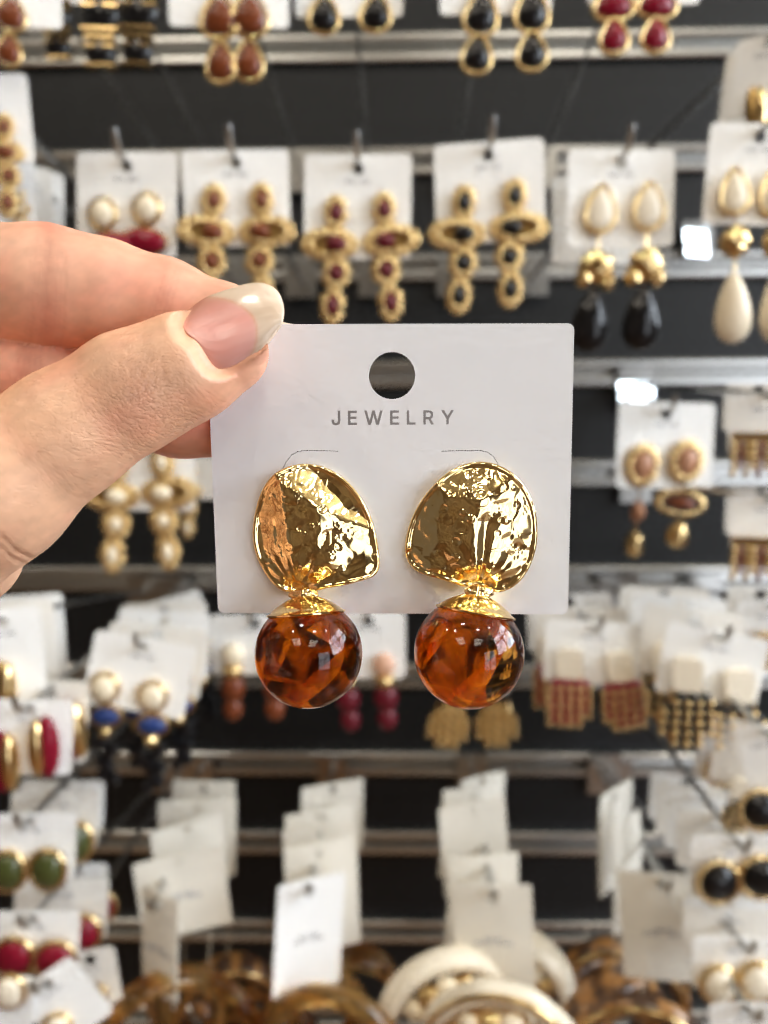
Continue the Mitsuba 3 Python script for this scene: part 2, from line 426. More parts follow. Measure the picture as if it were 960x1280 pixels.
def ribbon(path, widths, twist):
    p = np.array(path, float); n = 40
    from scipy.interpolate import CubicSpline
    t = np.linspace(0, 1, len(p)); s = np.linspace(0, 1, n)
    c = CubicSpline(t, p)(s); w = np.interp(s, t, widths); tw = np.interp(s, t, twist)
    side = np.stack([np.cos(tw), np.sin(tw), 0.3 * np.sin(3 * tw)], 1)
    cols = [c + side * (w * k)[:, None] + 0.25 * np.stack([np.sin(5 * s + k), np.cos(4 * s + 2 * k), 0 * s], 1) for k in np.linspace(-1, 1, 7)]
    v = np.stack(cols, 1).reshape(-1, 3)
    i, j = np.meshgrid(np.arange(n - 1), np.arange(6), indexing='ij'); a = (i * 7 + j).ravel()
    f = np.vstack([np.stack([a, a + 1, a + 8], 1), np.stack([a, a + 8, a + 7], 1)])
    return trimesh.Trimesh(v, f, process=False)


def make_earring(label, disc, cap_px, bead_px, rim_px, rpx, neck_px, seed, swirls):
    k = thing('earring', label, 'earring')
    part(k, 'disc', disc, 'm_gold', MM, smooth=55)
    boff = 7.6
    b = frm(*bead_px, boff)
    r = rpx * depth_k(b) * 0.985
    nk = frm(*neck_px, 5.6)
    ax = nk - b; L = np.linalg.norm(ax)
    A = axis_frame(b, ax)
    scene[f'{k}__bead'] = {'type': 'sphere', 'radius': float(r), 'center': b.tolist(), 'bsdf': {'type': 'ref', 'id': 'm_amber'}}
    rc = r * 1.012
    th0 = math.radians(43)
    prof = [(rc * math.sin(th0) - 0.0004, rc * math.cos(th0) + 0.0001)]
    prof += [(rc * math.sin(th0) + 0.00010, rc * math.cos(th0) - 0.00018), (rc * math.sin(th0) + .00036, rc * math.cos(th0) - 0.00008), (rc * math.sin(th0) + .00042, rc * math.cos(th0) + 0.00016)]
    for a in np.linspace(41, 13, 10):
        q = math.radians(a); hgt = 1.03 + 0.035 * ((41 - a) / 28) ** 1.5
        prof.append((rc * math.sin(q) * 1.02, rc * math.cos(q) * hgt))
    top = prof[-1]
    prof += [(0.0013, top[1] + 0.0002), (0.0010, max(L, top[1]) + 0.0005), (0.0, max(L, top[1]) + 0.0007)]
    prof += [(0, prof[0][1] + .0002)]
    part(k, 'cap', revolve(prof), 'm_gold', A, smooth=38)
    # crumpled gold join between disc and cap
    pz = nk
    g = np.random.default_rng(seed)
    s = trimesh.creation.icosphere(subdivisions=4)
    v = s.vertices * np.array([2.3, 1.5, 1.1])
    n = meshkit.fbm(v * 0.9 + seed, 3, seed)
    v = v * (0.75 + 0.55 * n)[:, None]
    # sits between the disc and the cap's top
    join = trimesh.Trimesh(v, s.faces, process=False)
    part(k, 'knot', join, 'm_gold', frame(pz + np.array([0, 0.0002, -.0004]), [1, 0, 0], [0, 1, 0], [0, 0, 1], 1e-3), smooth=70)
    # ear post at the back, through the card
    post = trimesh.creation.cylinder(0.4, 6.0, sections=16); post.apply_transform(trimesh.transformations.rotation_matrix(math.pi / 2, (1, 0, 0)))
    d = frm(*cap_px, 0) + np.array([0, 0.0022, 0])
    part(k, 'post', post, 'm_gold', frame(d, [1, 0, 0], [0, 1, 0], [0, 0, 1], 1e-3), smooth=40)
    bk = None
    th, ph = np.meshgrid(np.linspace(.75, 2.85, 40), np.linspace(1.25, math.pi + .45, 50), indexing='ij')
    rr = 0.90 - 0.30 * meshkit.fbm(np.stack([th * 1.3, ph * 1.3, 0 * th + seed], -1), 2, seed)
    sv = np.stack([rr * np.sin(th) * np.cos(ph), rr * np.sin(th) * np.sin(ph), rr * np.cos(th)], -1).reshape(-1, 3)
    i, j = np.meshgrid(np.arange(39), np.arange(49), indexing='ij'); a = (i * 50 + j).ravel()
    part(f'{k}__bead', 'haze_layer', trimesh.Trimesh(sv, np.vstack([np.stack([a, a + 1, a + 51], 1), np.stack([a, a + 51, a + 50], 1)]), process=False), 'm_smoke', frame(b, [1, 0, 0], [0, 1, 0], [0, 0, 1], r), smooth=True)  # added inner shell that puts the lit amber's orange glow into the bead
    for path, wdt, tw, mat in swirls:
        rb = ribbon(path, wdt, tw)
        ln = np.linalg.norm(rb.vertices, axis=1); cl = np.minimum(1, 0.90 / np.maximum(ln, 1e-6))
        rb.vertices *= cl[:, None]
        part(f'{k}__bead', 'swirl', rb, mat, frame(b, [1, 0, 0], [0, 1, 0], [0, 0, 1], r), smooth=True)
    return k


# swirls in bead radii: x right, y away, z up
sw_r = [([(.30, -.2, .75), (.28, -.3, .3), (.12, -.2, -.15), (-.05, .0, -.6), (-.2, .2, -.8)], [.02, .05, .06, .07, .1], [0.2, .4, .6, .4, .2], 'm_swirl'),
        ([(-.75, .2, .4), (-.5, .5, .0), (-.5, .5, -.4), (-.1, .4, -.75)], [.1, .28, .3, .2], [.4, .9, .3, .8], 'm_smoke'),
        ([(-.25, -.1, -.85), (-.1, -.25, -.72), (.0, -.3, -.5)], [.06, .09, .02], [.4, .6, .9], 'm_gleam'),
        ([(.1, .4, -.55), (.4, .4, -.6), (.65, .2, -.4)], [.06, .12, .05], [.9, 1.2, .9], 'm_smoke')]
sw_l = [([(.25, -.3, .5), (.3, -.35, .1), (.18, -.3, -.3), (.1, -.1, -.7)], [.02, .04, .06, .05], [.3, .4, .6, .5], 'm_swirl'),
        ([(-.8, .1, .25), (-.55, .3, -.1), (-.5, .3, -.5), (-.1, .2, -.8)], [.12, .3, .3, .2], [.4, 1.2, .3, .8], 'm_smoke'),
        ([(-.6, .2, .55), (-.1, .35, .3), (.3, .4, .45)], [.1, .2, .1], [1.2, 1.4, 1.3], 'm_smoke'),
        ([(-.5, -.3, -.25), (-.15, -.4, -.4), (.0, -.3, -.65)], [.05, .1, .05], [1.0, 1.3, 1.0], 'm_swirl')]
make_earring('hammered gold earring with dark amber ball, left one on the card held by the thumb', disc_mesh(out_l, (394, 662), left_h, 3, 1.0), (392, 640), (386, 817), (378, 775), 68, (381, 741), 21, sw_l)
make_earring('hammered gold earring with amber ball and bright orange streak, right one on the held card', disc_mesh(out_r, (592, 660), right_h, 14, 1.0), (592, 640), (586, 816), (592, 775), 69.5, (599, 737), 33, sw_r)


# ------------------------------------------------------------------ the hand
def H(px, py, off):
    p = frm(px, py, off)
    return (p - O) * 1e3


def bone(q, a, b, ra, rb):
    ab = b - a; t = np.clip(((q - a) @ ab) / (ab @ ab), 0, 1)
    return np.linalg.norm(q - a - t[:, None] * ab, axis=1) - (ra + (rb - ra) * t)


def smin2(a, b, k):
    h = np.clip(0.5 + 0.5 * (b - a) / k, 0, 1)
    return b + (a - b) * h - k * h * (1 - h)


def chain(js):
    return [(H(x, y, o), r) for x, y, o, r in js]


THUMB = chain([(285, 440, 6.9, 6.25), (232, 460, 8.2, 7.7), (165, 490, 9.6, 8.5), (85, 541, 11.5, 9.0), (-10, 612, 14, 10.9), (-190, 730, 16, 15)])
INDEX = chain([(325, 420, -5.2, 4.6), (280, 404, -6.2, 6.1), (205, 384, -6.4, 7.7), (130, 368, -5.0, 8.6), (60, 358, -3.4, 9.45), (-40, 352, -1.5, 9.5), (-210, 400, 2, 11)])
MIDDLE = chain([(292, 536, -6.2, 5.3), (225, 520, -7.4, 6.8), (150, 500, -8.4, 7.6), (40, 480, -7.0, 8.7), (-90, 470, -5, 9.2), (-230, 480, -2, 11)])
RING = chain([(40, 596, -19, 6.6), (-20, 580, -20, 7.8), (-110, 560, -16, 8.8), (-250, 560, -6, 11)])
PINKY = chain([(-60, 690, -23, 5.6), (-110, 670, -23, 6.6), (-180, 650, -18, 7.4), (-290, 650, -5, 10)])
PALM = chain([(-240, 430, 4, 13), (-270, 560, 6, 15), (-290, 690, 6, 15), (-400, 820, 16, 20), (-640, 1040, 34, 25), (-900, 1330, 48, 31)])
FOLDS = chain([(-48, 690, 8, 9.2), (-150, 760, 10, 14)])


def sdf(q):
    def digit(c, k):
        d = bone(q, c[0][0], c[1][0], c[0][1], c[1][1])
        for (a, ra), (b, rb) in zip(c[1:-1], c[2:]):
            d = smin2(d, bone(q, a, b, ra, rb), k)
        return d
    th = digit(THUMB, 3.5)
    d = digit(INDEX, 3)
    d = smin2(d, digit(MIDDLE, 3), 0.9)
    d = smin2(d, digit(RING, 3), 0.9)
    d = smin2(d, digit(PINKY, 3), 0.9)
    pl = smin2(digit(PALM, 8), bone(q, PALM[0][0], PALM[2][0], 13, 15), 6)
    d = smin2(d, pl, 5)
    fo = digit(FOLDS, 3)
    d = smin2(d, fo, 3)
    near = np.clip((q[:, 0] - H(40, 600, 0)[0]) / -12, 0, 1)         # thumb melts into the palm only beyond the frame's edge
    return np.where(near > 0, smin2(th, d, 0.8 + 6 * near), smin2(th, d, 0.8))


def grad(q, e=0.25):
    g = np.stack([sdf(q + e * np.eye(3)[i]) - sdf(q - e * np.eye(3)[i]) for i in range(3)], 1)
    return g / (np.linalg.norm(g, axis=1, keepdims=True) + 1e-9)


def surface_nets(lo, hi, step):
    n = np.ceil((hi - lo) / step).astype(int)
    ax = [lo[i] + step * np.arange(n[i]) for i in range(3)]
    c = 4
    cax = [a[::c] for a in ax]
    G = np.stack(np.meshgrid(*cax, indexing='ij'), -1)
    D = sdf(G.reshape(-1, 3)).reshape(G.shape[:3])
    near = np.abs(D) < step * c * 1.9
    full = np.repeat(np.repeat(np.repeat(D, c, 0), c, 1), c, 2)[:n[0], :n[1], :n[2]].copy()
    from scipy.ndimage import binary_dilation
    near = binary_dilation(near, iterations=1)
    idx = np.argwhere(np.repeat(np.repeat(np.repeat(near, c, 0), c, 1), c, 2)[:n[0], :n[1], :n[2]])
    full[tuple(idx.T)] = sdf(lo + step * idx)
    s = full < 0
    cs = np.zeros(np.array(s.shape) - 1, int)
    for a in (0, 1):
        for b in (0, 1):
            for e in (0, 1):
                cs += s[a:s.shape[0] - 1 + a, b:s.shape[1] - 1 + b, e:s.shape[2] - 1 + e]
    act = (cs > 0) & (cs < 8)
    vid = -np.ones(act.shape, int); vid[act] = np.arange(act.sum())
    v = lo + step * (np.argwhere(act) + 0.5)
    faces = []
    for axis in range(3):
        o = [k for k in range(3) if k != axis]
        s0 = np.take(s, range(s.shape[axis] - 1), axis); s1_ = np.take(s, range(1, s.shape[axis]), axis)
        e = np.argwhere(s0 != s1_)
        e = e[(e[:, o[0]] > 0) & (e[:, o[1]] > 0) & (e[:, o[0]] < s.shape[o[0]] - 1) & (e[:, o[1]] < s.shape[o[1]] - 1)]
        ids = []
        for da, db in ((-1, -1), (0, -1), (0, 0), (-1, 0)):
            q = e.copy(); q[:, o[0]] += da; q[:, o[1]] += db
            ids.append(vid[tuple(q.T)])
        ids = np.stack(ids, 1)
        flip = s0[tuple(e.T)] ^ (axis == 1)
        ids[~flip] = ids[~flip][:, ::-1]
        faces.append(ids)
    q = np.vstack(faces)
    return v, np.vstack([q[:, [0, 1, 2]], q[:, [0, 2, 3]]])


allj = np.array([p for c in (THUMB, INDEX, MIDDLE, RING, PINKY, PALM, FOLDS) for p, _ in c])
v, f = surface_nets(allj.min(0) - 36, allj.max(0) + 36, 0.95)
for _ in range(3):
    v = v - (sdf(v) * 0.9)[:, None] * grad(v)
v, f = trimesh.remesh.subdivide(v, f)
for _ in range(2):
    v = v - (sdf(v) * 0.9)[:, None] * grad(v)
gn = grad(v)


def to_px(q):
    w = q * 1e-3 + O - CAM
    z = w @ fw
    return np.stack([480 + F * (w @ rt) / z, 640 - F * (w @ up) / z], 1), z


# the thumb nail: a plate lying on the thumb's back, its tip growing past the flesh
nail_top = np.array([(227, 399), (240, 384), (255, 373), (279, 363), (304, 355.5), (325, 353.5), (340, 358), (350, 369)], float)
nail_bot = np.array([(243, 424), (256, 446), (270, 460), (286, 459), (306, 449), (321, 441), (336, 427), (347, 412)], float)
tip_line = np.array([(350, 369), (354, 382), (353.5, 398), (347, 412)], float)


def resample(p, n):
    from scipy.interpolate import CubicSpline
    t = np.concatenate([[0], np.cumsum(np.linalg.norm(np.diff(p, axis=0), axis=1))]); t /= t[-1]
    return CubicSpline(t, p)(np.linspace(0, 1, n))


NU, NV = 41, 61
ta, tb, te = resample(nail_top, NV), resample(nail_bot, NV), resample(tip_line, NU)
uu = np.linspace(0, 1, NU); vv = np.linspace(0, 1, NV)
grid = ta[:, None] * (1 - uu)[None, :, None] + tb[:, None] * uu[None, :, None]
straight = ta[-1] * (1 - uu)[:, None] + tb[-1] * uu[:, None]
grid += (te - straight)[None] * (vv[:, None, None] ** 3)
pl_ = np.stack([ta[0] * (1 - u) + tb[0] * u for u in uu]); bow = np.sin(np.pi * uu)[:, None] * np.array([[-3.5, 2.0]])
grid += bow[None] * ((1 - vv)[:, None, None] ** 3)
gp = grid.reshape(-1, 2)


def hit(px):
    d = np.array([ray(*p) for p in px]); d /= np.linalg.norm(d, axis=1, keepdims=True)
    t = np.full(len(px), 85.0); o = (CAM - O) * 1e3
    for _ in range(60):
        t = t + np.clip(sdf(o + d * t[:, None]), -2, 8) * 0.9
    q = o + d * t[:, None]
    return q, np.abs(sdf(q)) < 0.2


q, ok = hit(gp)
U, V = np.tile(uu, NV) - .5, np.repeat(vv, NU) - .4
q0, q1, q2 = 8.6, 12.35, 12.6                              # how far the plate stands before the card at its upper side, middle and lower side
arch = q0 * 2 * (uu - .5) * (uu - 1) - q1 * 4 * uu * (uu - 1) + q2 * 2 * uu * (uu - .5)
yn = -(arch[None] * np.ones((NV, 1)) + .15 - 2.0 * vv[:, None] ** 2 - 0.5 * (1 - vv)[:, None] ** 8) + 0.5 * (2 * np.abs(uu - .5))[None] ** 6 * (vv[:, None] < .75)
from scipy.ndimage import gaussian_filter
yn = gaussian_filter(yn, (2, 1), mode='nearest')
d = np.array([ray(*p) for p in gp]); o = (CAM - O) * 1e3
tq = (yn.ravel() - o[1]) / d[:, 1]
nv = o + d * tq[:, None]
ridge = meshkit.fbm(np.stack([np.tile(uu, NV) * 16, np.repeat(vv, NU) * 1.2, 0 * U], 1), 3, 4)
nv[:, 1] -= 0.10 * (ridge - .5)
tk = np.array([[0.05, 0.42, -0.05]])
i, j = np.meshgrid(np.arange(NV - 1), np.arange(NU - 1), indexing='ij'); a = (i * NU + j).ravel()
tf = np.vstack([np.stack([a, a + NU, a + NU + 1], 1), np.stack([a, a + NU + 1, a + 1], 1)])
nvb = nv + tk
rim = np.concatenate([np.arange(NU), np.arange(1, NV) * NU + NU - 1, (NV - 1) * NU + np.arange(NU - 2, -1, -1), np.arange(NV - 2, 0, -1) * NU])
rn = np.roll(rim, -1); N0 = len(nv)
allf = np.vstack([tf, tf[:, ::-1] + N0, np.stack([rim, rn, rn + N0], 1), np.stack([rim, rn + N0, rim + N0], 1)])
nail = trimesh.Trimesh(np.vstack([nv, nvb]), allf, process=False)
if nail.volume < 0:
    nail.invert()
# bed / free edge colours of the nail itself
bed = np.array([(268, 372), (290, 377), (306, 386), (317, 398), (321, 414), (320, 428), (312, 446)], float)
bedp = resample(bed, 60)


def side(px):
    dd = np.linalg.norm(px[:, None] - bedp[None], axis=2); kx = dd.argmin(1)
    tg = np.gradient(bedp, axis=0)[kx]
    w = px - bedp[kx]
    return (tg[:, 0] * w[:, 1] - tg[:, 1] * w[:, 0]) / (np.linalg.norm(tg, axis=1)), dd.min(1)


sd, _ = side(gp)
free = 1 / (1 + np.exp(sd / 1.7))
prox = np.clip(1 - np.linalg.norm(gp - np.array([243, 425]), axis=1) / 26, 0, 1)[:, None]
wnoise = meshkit.fbm(np.stack([np.tile(uu, NV) * 9, np.repeat(vv, NU) * 3, 0 * U], 1), 3, 9)[:, None]
pink = np.array([[.74, .37, .32]]) * (1 - .35 * np.abs(U[:, None])) + (wnoise - .5) * np.array([[.05, .10, .10]])
pink = pink * (1 - .45 * prox) + np.array([[.74, .50, .42]]) * .45 * prox
beige = np.array([[.64, .50, .38]]) + (wnoise - .5) * np.array([[.20, .22, .22]])
ncol = pink * (1 - free[:, None]) + beige * free[:, None]
ncol = ncol + np.exp(-(sd[:, None] / 1.5) ** 2) * np.array([[-.02, -.05, -.07]])
tipw = np.exp(-((1 - np.repeat(vv, NU)) / .035) ** 2)[:, None]
ncol = ncol * (1 - .5 * tipw) + np.array([[.72, .66, .55]]) * .5 * tipw
edge_top = np.exp(-((U + .5) / .16) ** 2)[:, None] * (1 - free[:, None])
ncol = ncol * (1 - edge_top * np.array([[.12, .22, .32]]))
ncol = np.clip(ncol, .02, .95)


# skin relief
pxv, zv = to_px(v)
facing = (gn @ (-fw)) > -0.15
on_thumb = np.zeros(len(v), bool)
dt = np.min([bone(v, a[0], b[0], a[1], b[1]) for a, b in zip(THUMB[:-1], THUMB[1:])], axis=0)
di = np.min([bone(v, a[0], b[0], a[1], b[1]) for a, b in zip(INDEX[:-1], INDEX[1:])], axis=0)
dm = np.min([bone(v, a[0], b[0], a[1], b[1]) for a, b in zip(MIDDLE[:-1], MIDDLE[1:])], axis=0)
on_thumb = (dt < di) & (dt < dm)
on_index = (di < dt) & (di < dm)
on_mid = ~on_thumb & ~on_index
disp = np.zeros(len(v)); dark = np.zeros(len(v)); red = np.zeros(len(v))


def lines(px, c, ang, n, spacing, length, amp, wob, mask, seed, width=2.0, curve=0.0):
    """a family of skin creases across a joint"""
    ca, sa = math.cos(ang), math.sin(ang)
    w = px - np.array(c)
    s, t = w[:, 0] * ca + w[:, 1] * sa, -w[:, 0] * sa + w[:, 1] * ca          # s along the finger, t across
    s = s + curve * t * t + wob * (meshkit.fbm(np.stack([s * .03, t * .05, 0 * s], 1) + seed, 2, seed) - .5) * 2
    out = np.zeros(len(px))
    for i in range(n):
        o = (i - (n - 1) / 2) * spacing
        g = np.random.default_rng(seed * 31 + i)
        L = length * g.uniform(.55, 1.1); t0 = g.uniform(-.3, .3) * length
        out += g.uniform(.5, 1) * np.exp(-((s - o) / width) ** 2) * np.exp(-((t - t0) / L) ** 4)
    out *= mask
    return out * amp, out


ta_ = math.atan2(70, -155) + math.pi
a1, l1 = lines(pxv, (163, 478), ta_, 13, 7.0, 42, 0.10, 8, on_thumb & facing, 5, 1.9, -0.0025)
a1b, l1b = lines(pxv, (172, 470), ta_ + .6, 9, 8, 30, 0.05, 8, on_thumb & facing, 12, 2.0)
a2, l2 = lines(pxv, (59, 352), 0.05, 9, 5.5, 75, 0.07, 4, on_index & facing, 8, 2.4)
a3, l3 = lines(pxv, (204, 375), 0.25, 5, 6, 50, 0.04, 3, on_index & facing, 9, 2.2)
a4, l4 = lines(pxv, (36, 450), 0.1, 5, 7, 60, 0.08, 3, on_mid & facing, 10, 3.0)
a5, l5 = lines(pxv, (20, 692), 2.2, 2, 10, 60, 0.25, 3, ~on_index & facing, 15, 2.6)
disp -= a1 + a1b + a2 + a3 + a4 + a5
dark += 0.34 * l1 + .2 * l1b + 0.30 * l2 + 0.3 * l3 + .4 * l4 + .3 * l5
# swollen knuckle skin between the creases of the thumb
kn = np.exp(-(np.linalg.norm((pxv - np.array([163, 480])) / np.array([48, 40]), axis=1)) ** 2) * on_thumb * facing
disp += 0.07 * kn * (meshkit.fbm(v * 0.75, 2, 77) - .4)
# fold of skin round the nail
gd = np.concatenate([ta, tb, pl_ + bow])
from scipy.spatial import cKDTree
dn, _ = cKDTree(np.concatenate([ta[:38], tb[:44], grid[0]])).query(pxv)
nm = on_thumb & facing
inside = np.array([Polygon(np.vstack([ta, te, tb[::-1], grid[0][::-1]])).buffer(0).contains(Point(*p)) if (200 < p[0] < 370 and 340 < p[1] < 480) else False for p in pxv])
fold_ = np.exp(-((dn - 3.5) / 4.2) ** 2) * nm * ~inside
disp += 0.05 * (meshkit.fbm(v * 1.6, 2, 31) - .5)
v2 = v + gn * disp[:, None]
from scipy.interpolate import LinearNDInterpolator
A = lambda p: np.stack([np.ones(len(p)), p[:, 0], p[:, 1], p[:, 0] ** 2, p[:, 0] * p[:, 1], p[:, 1] ** 2, p[:, 0] ** 3, p[:, 0] ** 2 * p[:, 1], p[:, 0] * p[:, 1] ** 2, p[:, 1] ** 3], 1)
nz = lambda p: (p - np.array([285, 410])) / 60
cf, *_ = np.linalg.lstsq(A(nz(gp)), nv[:, 1], rcond=None)
ny = A(nz(pxv)) @ cf
outline = np.vstack([resample(np.vstack([ta[:46:3]]), 80), resample(tb[:52:3], 80), resample(grid[0], 60)])
dn, _ = cKDTree(outline).query(pxv)
sg = np.where(inside, -dn, dn)
zone = nm & ((sg < 16) | inside) & (np.abs(v2[:, 1] - ny) < 6)
prof = np.interp(sg, [-14, -4, 0, 3, 7, 16], [0.75, 0.40, 0.02, -0.20, -0.18, 0.0])
wz = np.where(inside, 1.0, np.clip((16 - sg) / 13, 0, 1)); wz = wz * wz * (3 - 2 * wz)
root = np.clip((300 - pxv[:, 0]) / 30, 0, 1) * (pxv[:, 1] > 378)       # the fold hugs root and lower side; the upper side is a silhouette
wz = np.where(inside, 1.0, wz * np.maximum(root, (pxv[:, 1] > 425)))
goal = ny + prof
need = np.where(zone, (goal - v2[:, 1]) * wz, 0)
need = np.where(inside & zone, np.maximum(need, 0) + np.minimum(need, 0) * (np.clip(1 + sg / 5, 0, 1)), need)
dv = np.array([ray(*p) for p in pxv[zone]])
v2[zone] += dv / dv[:, 1:2] * need[zone][:, None]
# colour of the skin: base, mottling, pinker tips and joints, browner knuckle, darker creases
base = np.array([.76, .410, .270])
mott = meshkit.fbm(v * 0.16, 3, 3); mot2 = meshkit.fbm(v * 0.7, 3, 4)
col = (base * np.where(on_thumb, 1.0, 0.97)[:, None] * np.where(on_thumb[:, None], [1.0, 1.07, 1.02], [1.0, 1.0, 1.0])) * (0.92 + .30 * (mott - .5) + .24 * (mot2 - .5))[:, None]
tipT = np.exp(-(np.linalg.norm(v - H(300, 470, 6), axis=1) / 9) ** 2) * on_thumb
tipI = np.clip((pxv[:, 0] - 90) / 200, 0, 1) * on_index
red = .55 * tipT + .5 * tipI + .35 * on_mid + .9 * np.clip(meshkit.fbm(v * .13, 3, 6) - .42, 0, 1) * 2
col = col * (1 + red[:, None] * np.array([.02, -.22, -.20]))
col = col * (1 - .26 * kn[:, None] * np.array([.8, 1, 1.05]))
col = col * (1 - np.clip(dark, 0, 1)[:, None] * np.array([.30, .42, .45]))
cut = np.exp(-((dn - 2.0) / 2.2) ** 2) * nm * ~inside * (pxv[:, 0] < 285)
col = col * (1 -   .14 * cut[:, None]) + np.array([.80, .60, .50]) *   .14 * cut[:, None]
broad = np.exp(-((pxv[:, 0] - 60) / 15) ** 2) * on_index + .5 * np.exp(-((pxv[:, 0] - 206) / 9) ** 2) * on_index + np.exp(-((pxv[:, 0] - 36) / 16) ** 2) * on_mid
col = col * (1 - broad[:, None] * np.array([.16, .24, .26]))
hm = trimesh.Trimesh(v2, f, process=False)
if hm.volume < 0:
    f = f[:, ::-1]
    hm = trimesh.Trimesh(v2, f, process=False)
hand = thing('hand', 'left hand with long natural nails pinching the white earring card', 'hand')
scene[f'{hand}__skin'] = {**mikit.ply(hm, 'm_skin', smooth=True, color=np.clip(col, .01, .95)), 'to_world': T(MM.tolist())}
scene[f'{hand}__thumb_nail'] = {**mikit.ply(nail, 'm_nail', smooth=True, color=np.vstack([ncol, ncol * np.array([[.95, .85, .75]])])), 'to_world': T(MM.tolist())}
labels[f'{hand}__thumb_nail'] = {'label': 'long bare thumb nail, pink bed and pale tip'}
# index nail: a sliver of its tip shows past the thumb nail
npts = []
for s_ in np.linspace(0, 1, 16):
    c0 = H(332 + 41 * s_, 398 + 8 * s_, -6.0 + 0.8 * s_)
    for t_ in np.linspace(-1, 1, 13):
        wn = 3.0 * (1 if s_ < .6 else math.sqrt(max(0, 1 - ((s_ - .6) / .42) ** 2)))
        npts.append(c0 + np.array([0.25 * t_ * wn * .4, wn * t_ * .8 + 0.0, .6 * wn * (1 - t_ * t_) * .55 - .35 * wn]))
npts = np.array(npts); i, j = np.meshgrid(np.arange(15), np.arange(12), indexing='ij'); a = (i * 13 + j).ravel()
tf = np.vstack([np.stack([a, a + 1, a + 14], 1), np.stack([a, a + 14, a + 13], 1)])
nb = npts - np.array([0.05, 0, .4]); n0 = len(npts)
rim = np.concatenate([np.arange(13), np.arange(1, 16) * 13 + 12, 15 * 13 + np.arange(11, -1, -1), np.arange(14, 0, -1) * 13]); rn = np.roll(rim, -1)
inail = trimesh.Trimesh(np.vstack([npts, nb]), np.vstack([tf, tf[:, ::-1] + n0, np.stack([rim, rn, rn + n0], 1), np.stack([rim, rn + n0, rim + n0], 1)]), process=False)
inail.fix_normals()
scene[f'{hand}__index_nail'] = {**mikit.ply(inail, 'm_nail', smooth=True, color=np.tile([[.68, .56, .43]], (2 * n0, 1))), 'to_world': T(MM.tolist())}
# unseen brown forearm stand-in, added for the gold to reflect, past the camera's left
sp = np.array([(-112, -40, -62), (-150, -95, -92), (-205, -190, -150), (-260, -330, -240)], float)
scene[f'{hand}__added_forearm'] = {**mikit.ply(tube(sp, np.array([28, 34, 42, 52]), 28), 'm_added_forearm', smooth=40), 'to_world': T(MM.tolist())}
#STOCK#

# ------------------------------------------------------------------ the stock on the wall: earring kinds, in photo pixels (scaled where they hang)
def rim_oval(rx, rz, at=(0, 0), w=3.0, n=36, bumps=0):
    a = np.arange(n) * 2 * np.pi / n
    p = np.stack([at[0] + rx * np.cos(a), 0 * a - 2, at[1] + rz * np.sin(a)], 1)
    r = w * (1 + (0.30 * np.cos(bumps * a) if bumps else 0 * a))
    return tube(p, r, 8, closed=True)


def tear_curve(rx, rz, n=40):
    a = np.arange(n) * 2 * np.pi / n
    z = np.cos(a); x = np.sin(a) * (0.80 - 0.34 * z)
    return x * rx * 1.15, z * rz


def tear(rx, rz, at=(0, 0), depth=8):
    s = trimesh.creation.icosphere(subdivisions=3); v = s.vertices.copy()
    v[:, 0] *= (0.80 - 0.34 * v[:, 2]) * 1.15
    v *= (rx, depth, rz); v += (at[0], -2, at[1]); return trimesh.Trimesh(v, s.faces, process=False)


def rim_tear(rx, rz, at=(0, 0), w=2.6):
    x, z = tear_curve(rx, rz)
    return tube(np.stack([at[0] + x, 0 * x - 3, at[1] + z], 1), w, 8, closed=True)


def lace(rx, rz, at, seed, gran=15, dot=3.9, hole=.45):
    g = np.random.default_rng(seed); ms = []
    for i in range(gran):
        a = i * 2 * np.pi / gran + g.uniform(-.1, .1)
        for q in (1.0, (1 + hole) / 2):
            ms.append(ell(dot * g.uniform(.8, 1.2), dot * .8, dot * g.uniform(.8, 1.2), (at[0] + rx * q * math.cos(a), -2 - 2 * (q < 1), at[1] + rz * q * math.sin(a)), 1))
    return cat(ms)


def stone(rx, rz, at=(0, 0), d=7, y=-3):
    return ell(rx, d, rz, (at[0], y, at[1]))


def wire(z0, z1, x=0):
    return tube([(x, -3, z0), (x + .6, -4, (z0 + z1) / 2), (x, -3, z1)], 1.4, 6)


def nugget(rx, rz, at, seed):
    s = trimesh.creation.icosphere(subdivisions=3); v = s.vertices
    v = v * (0.72 + .5 * meshkit.fbm(v * 2.2 + seed, 2, seed))[:, None] * (rx, 12, rz) + (at[0], -6, at[1])
    return trimesh.Trimesh(v, s.faces, process=False)


def rrect(w, h, r, d, at=(0, 0), y=-6):
    m = extrude(Polygon([(-w, -h), (w, -h), (w, h), (-w, h)]).buffer(-r).buffer(r, quad_segs=5), d); m.apply_translation((at[0], y, at[1])); return m


def faceted(rx, rz, d, at=(0, 0)):
    a = np.arange(10) * 2 * np.pi / 10
    p = [(0, 0, 0)]
    pts = np.vstack([np.stack([rx * np.cos(a), 0 * a, rz * np.sin(a)], 1), np.stack([rx * .62 * np.cos(a + .3), 0 * a - d, rz * .62 * np.sin(a + .3)], 1), [[0, 3, 0]]])
    m = trimesh.convex.convex_hull(pts); m.apply_translation((at[0], -3, at[1])); return m


def k_pearl(extra=None):
    o = [('setting', rim_oval(16.5, 18, w=3.6), 'm_gold_soft'), ('stone', stone(15, 16.5, d=9), 'm_cream')]
    return o + (extra or [])


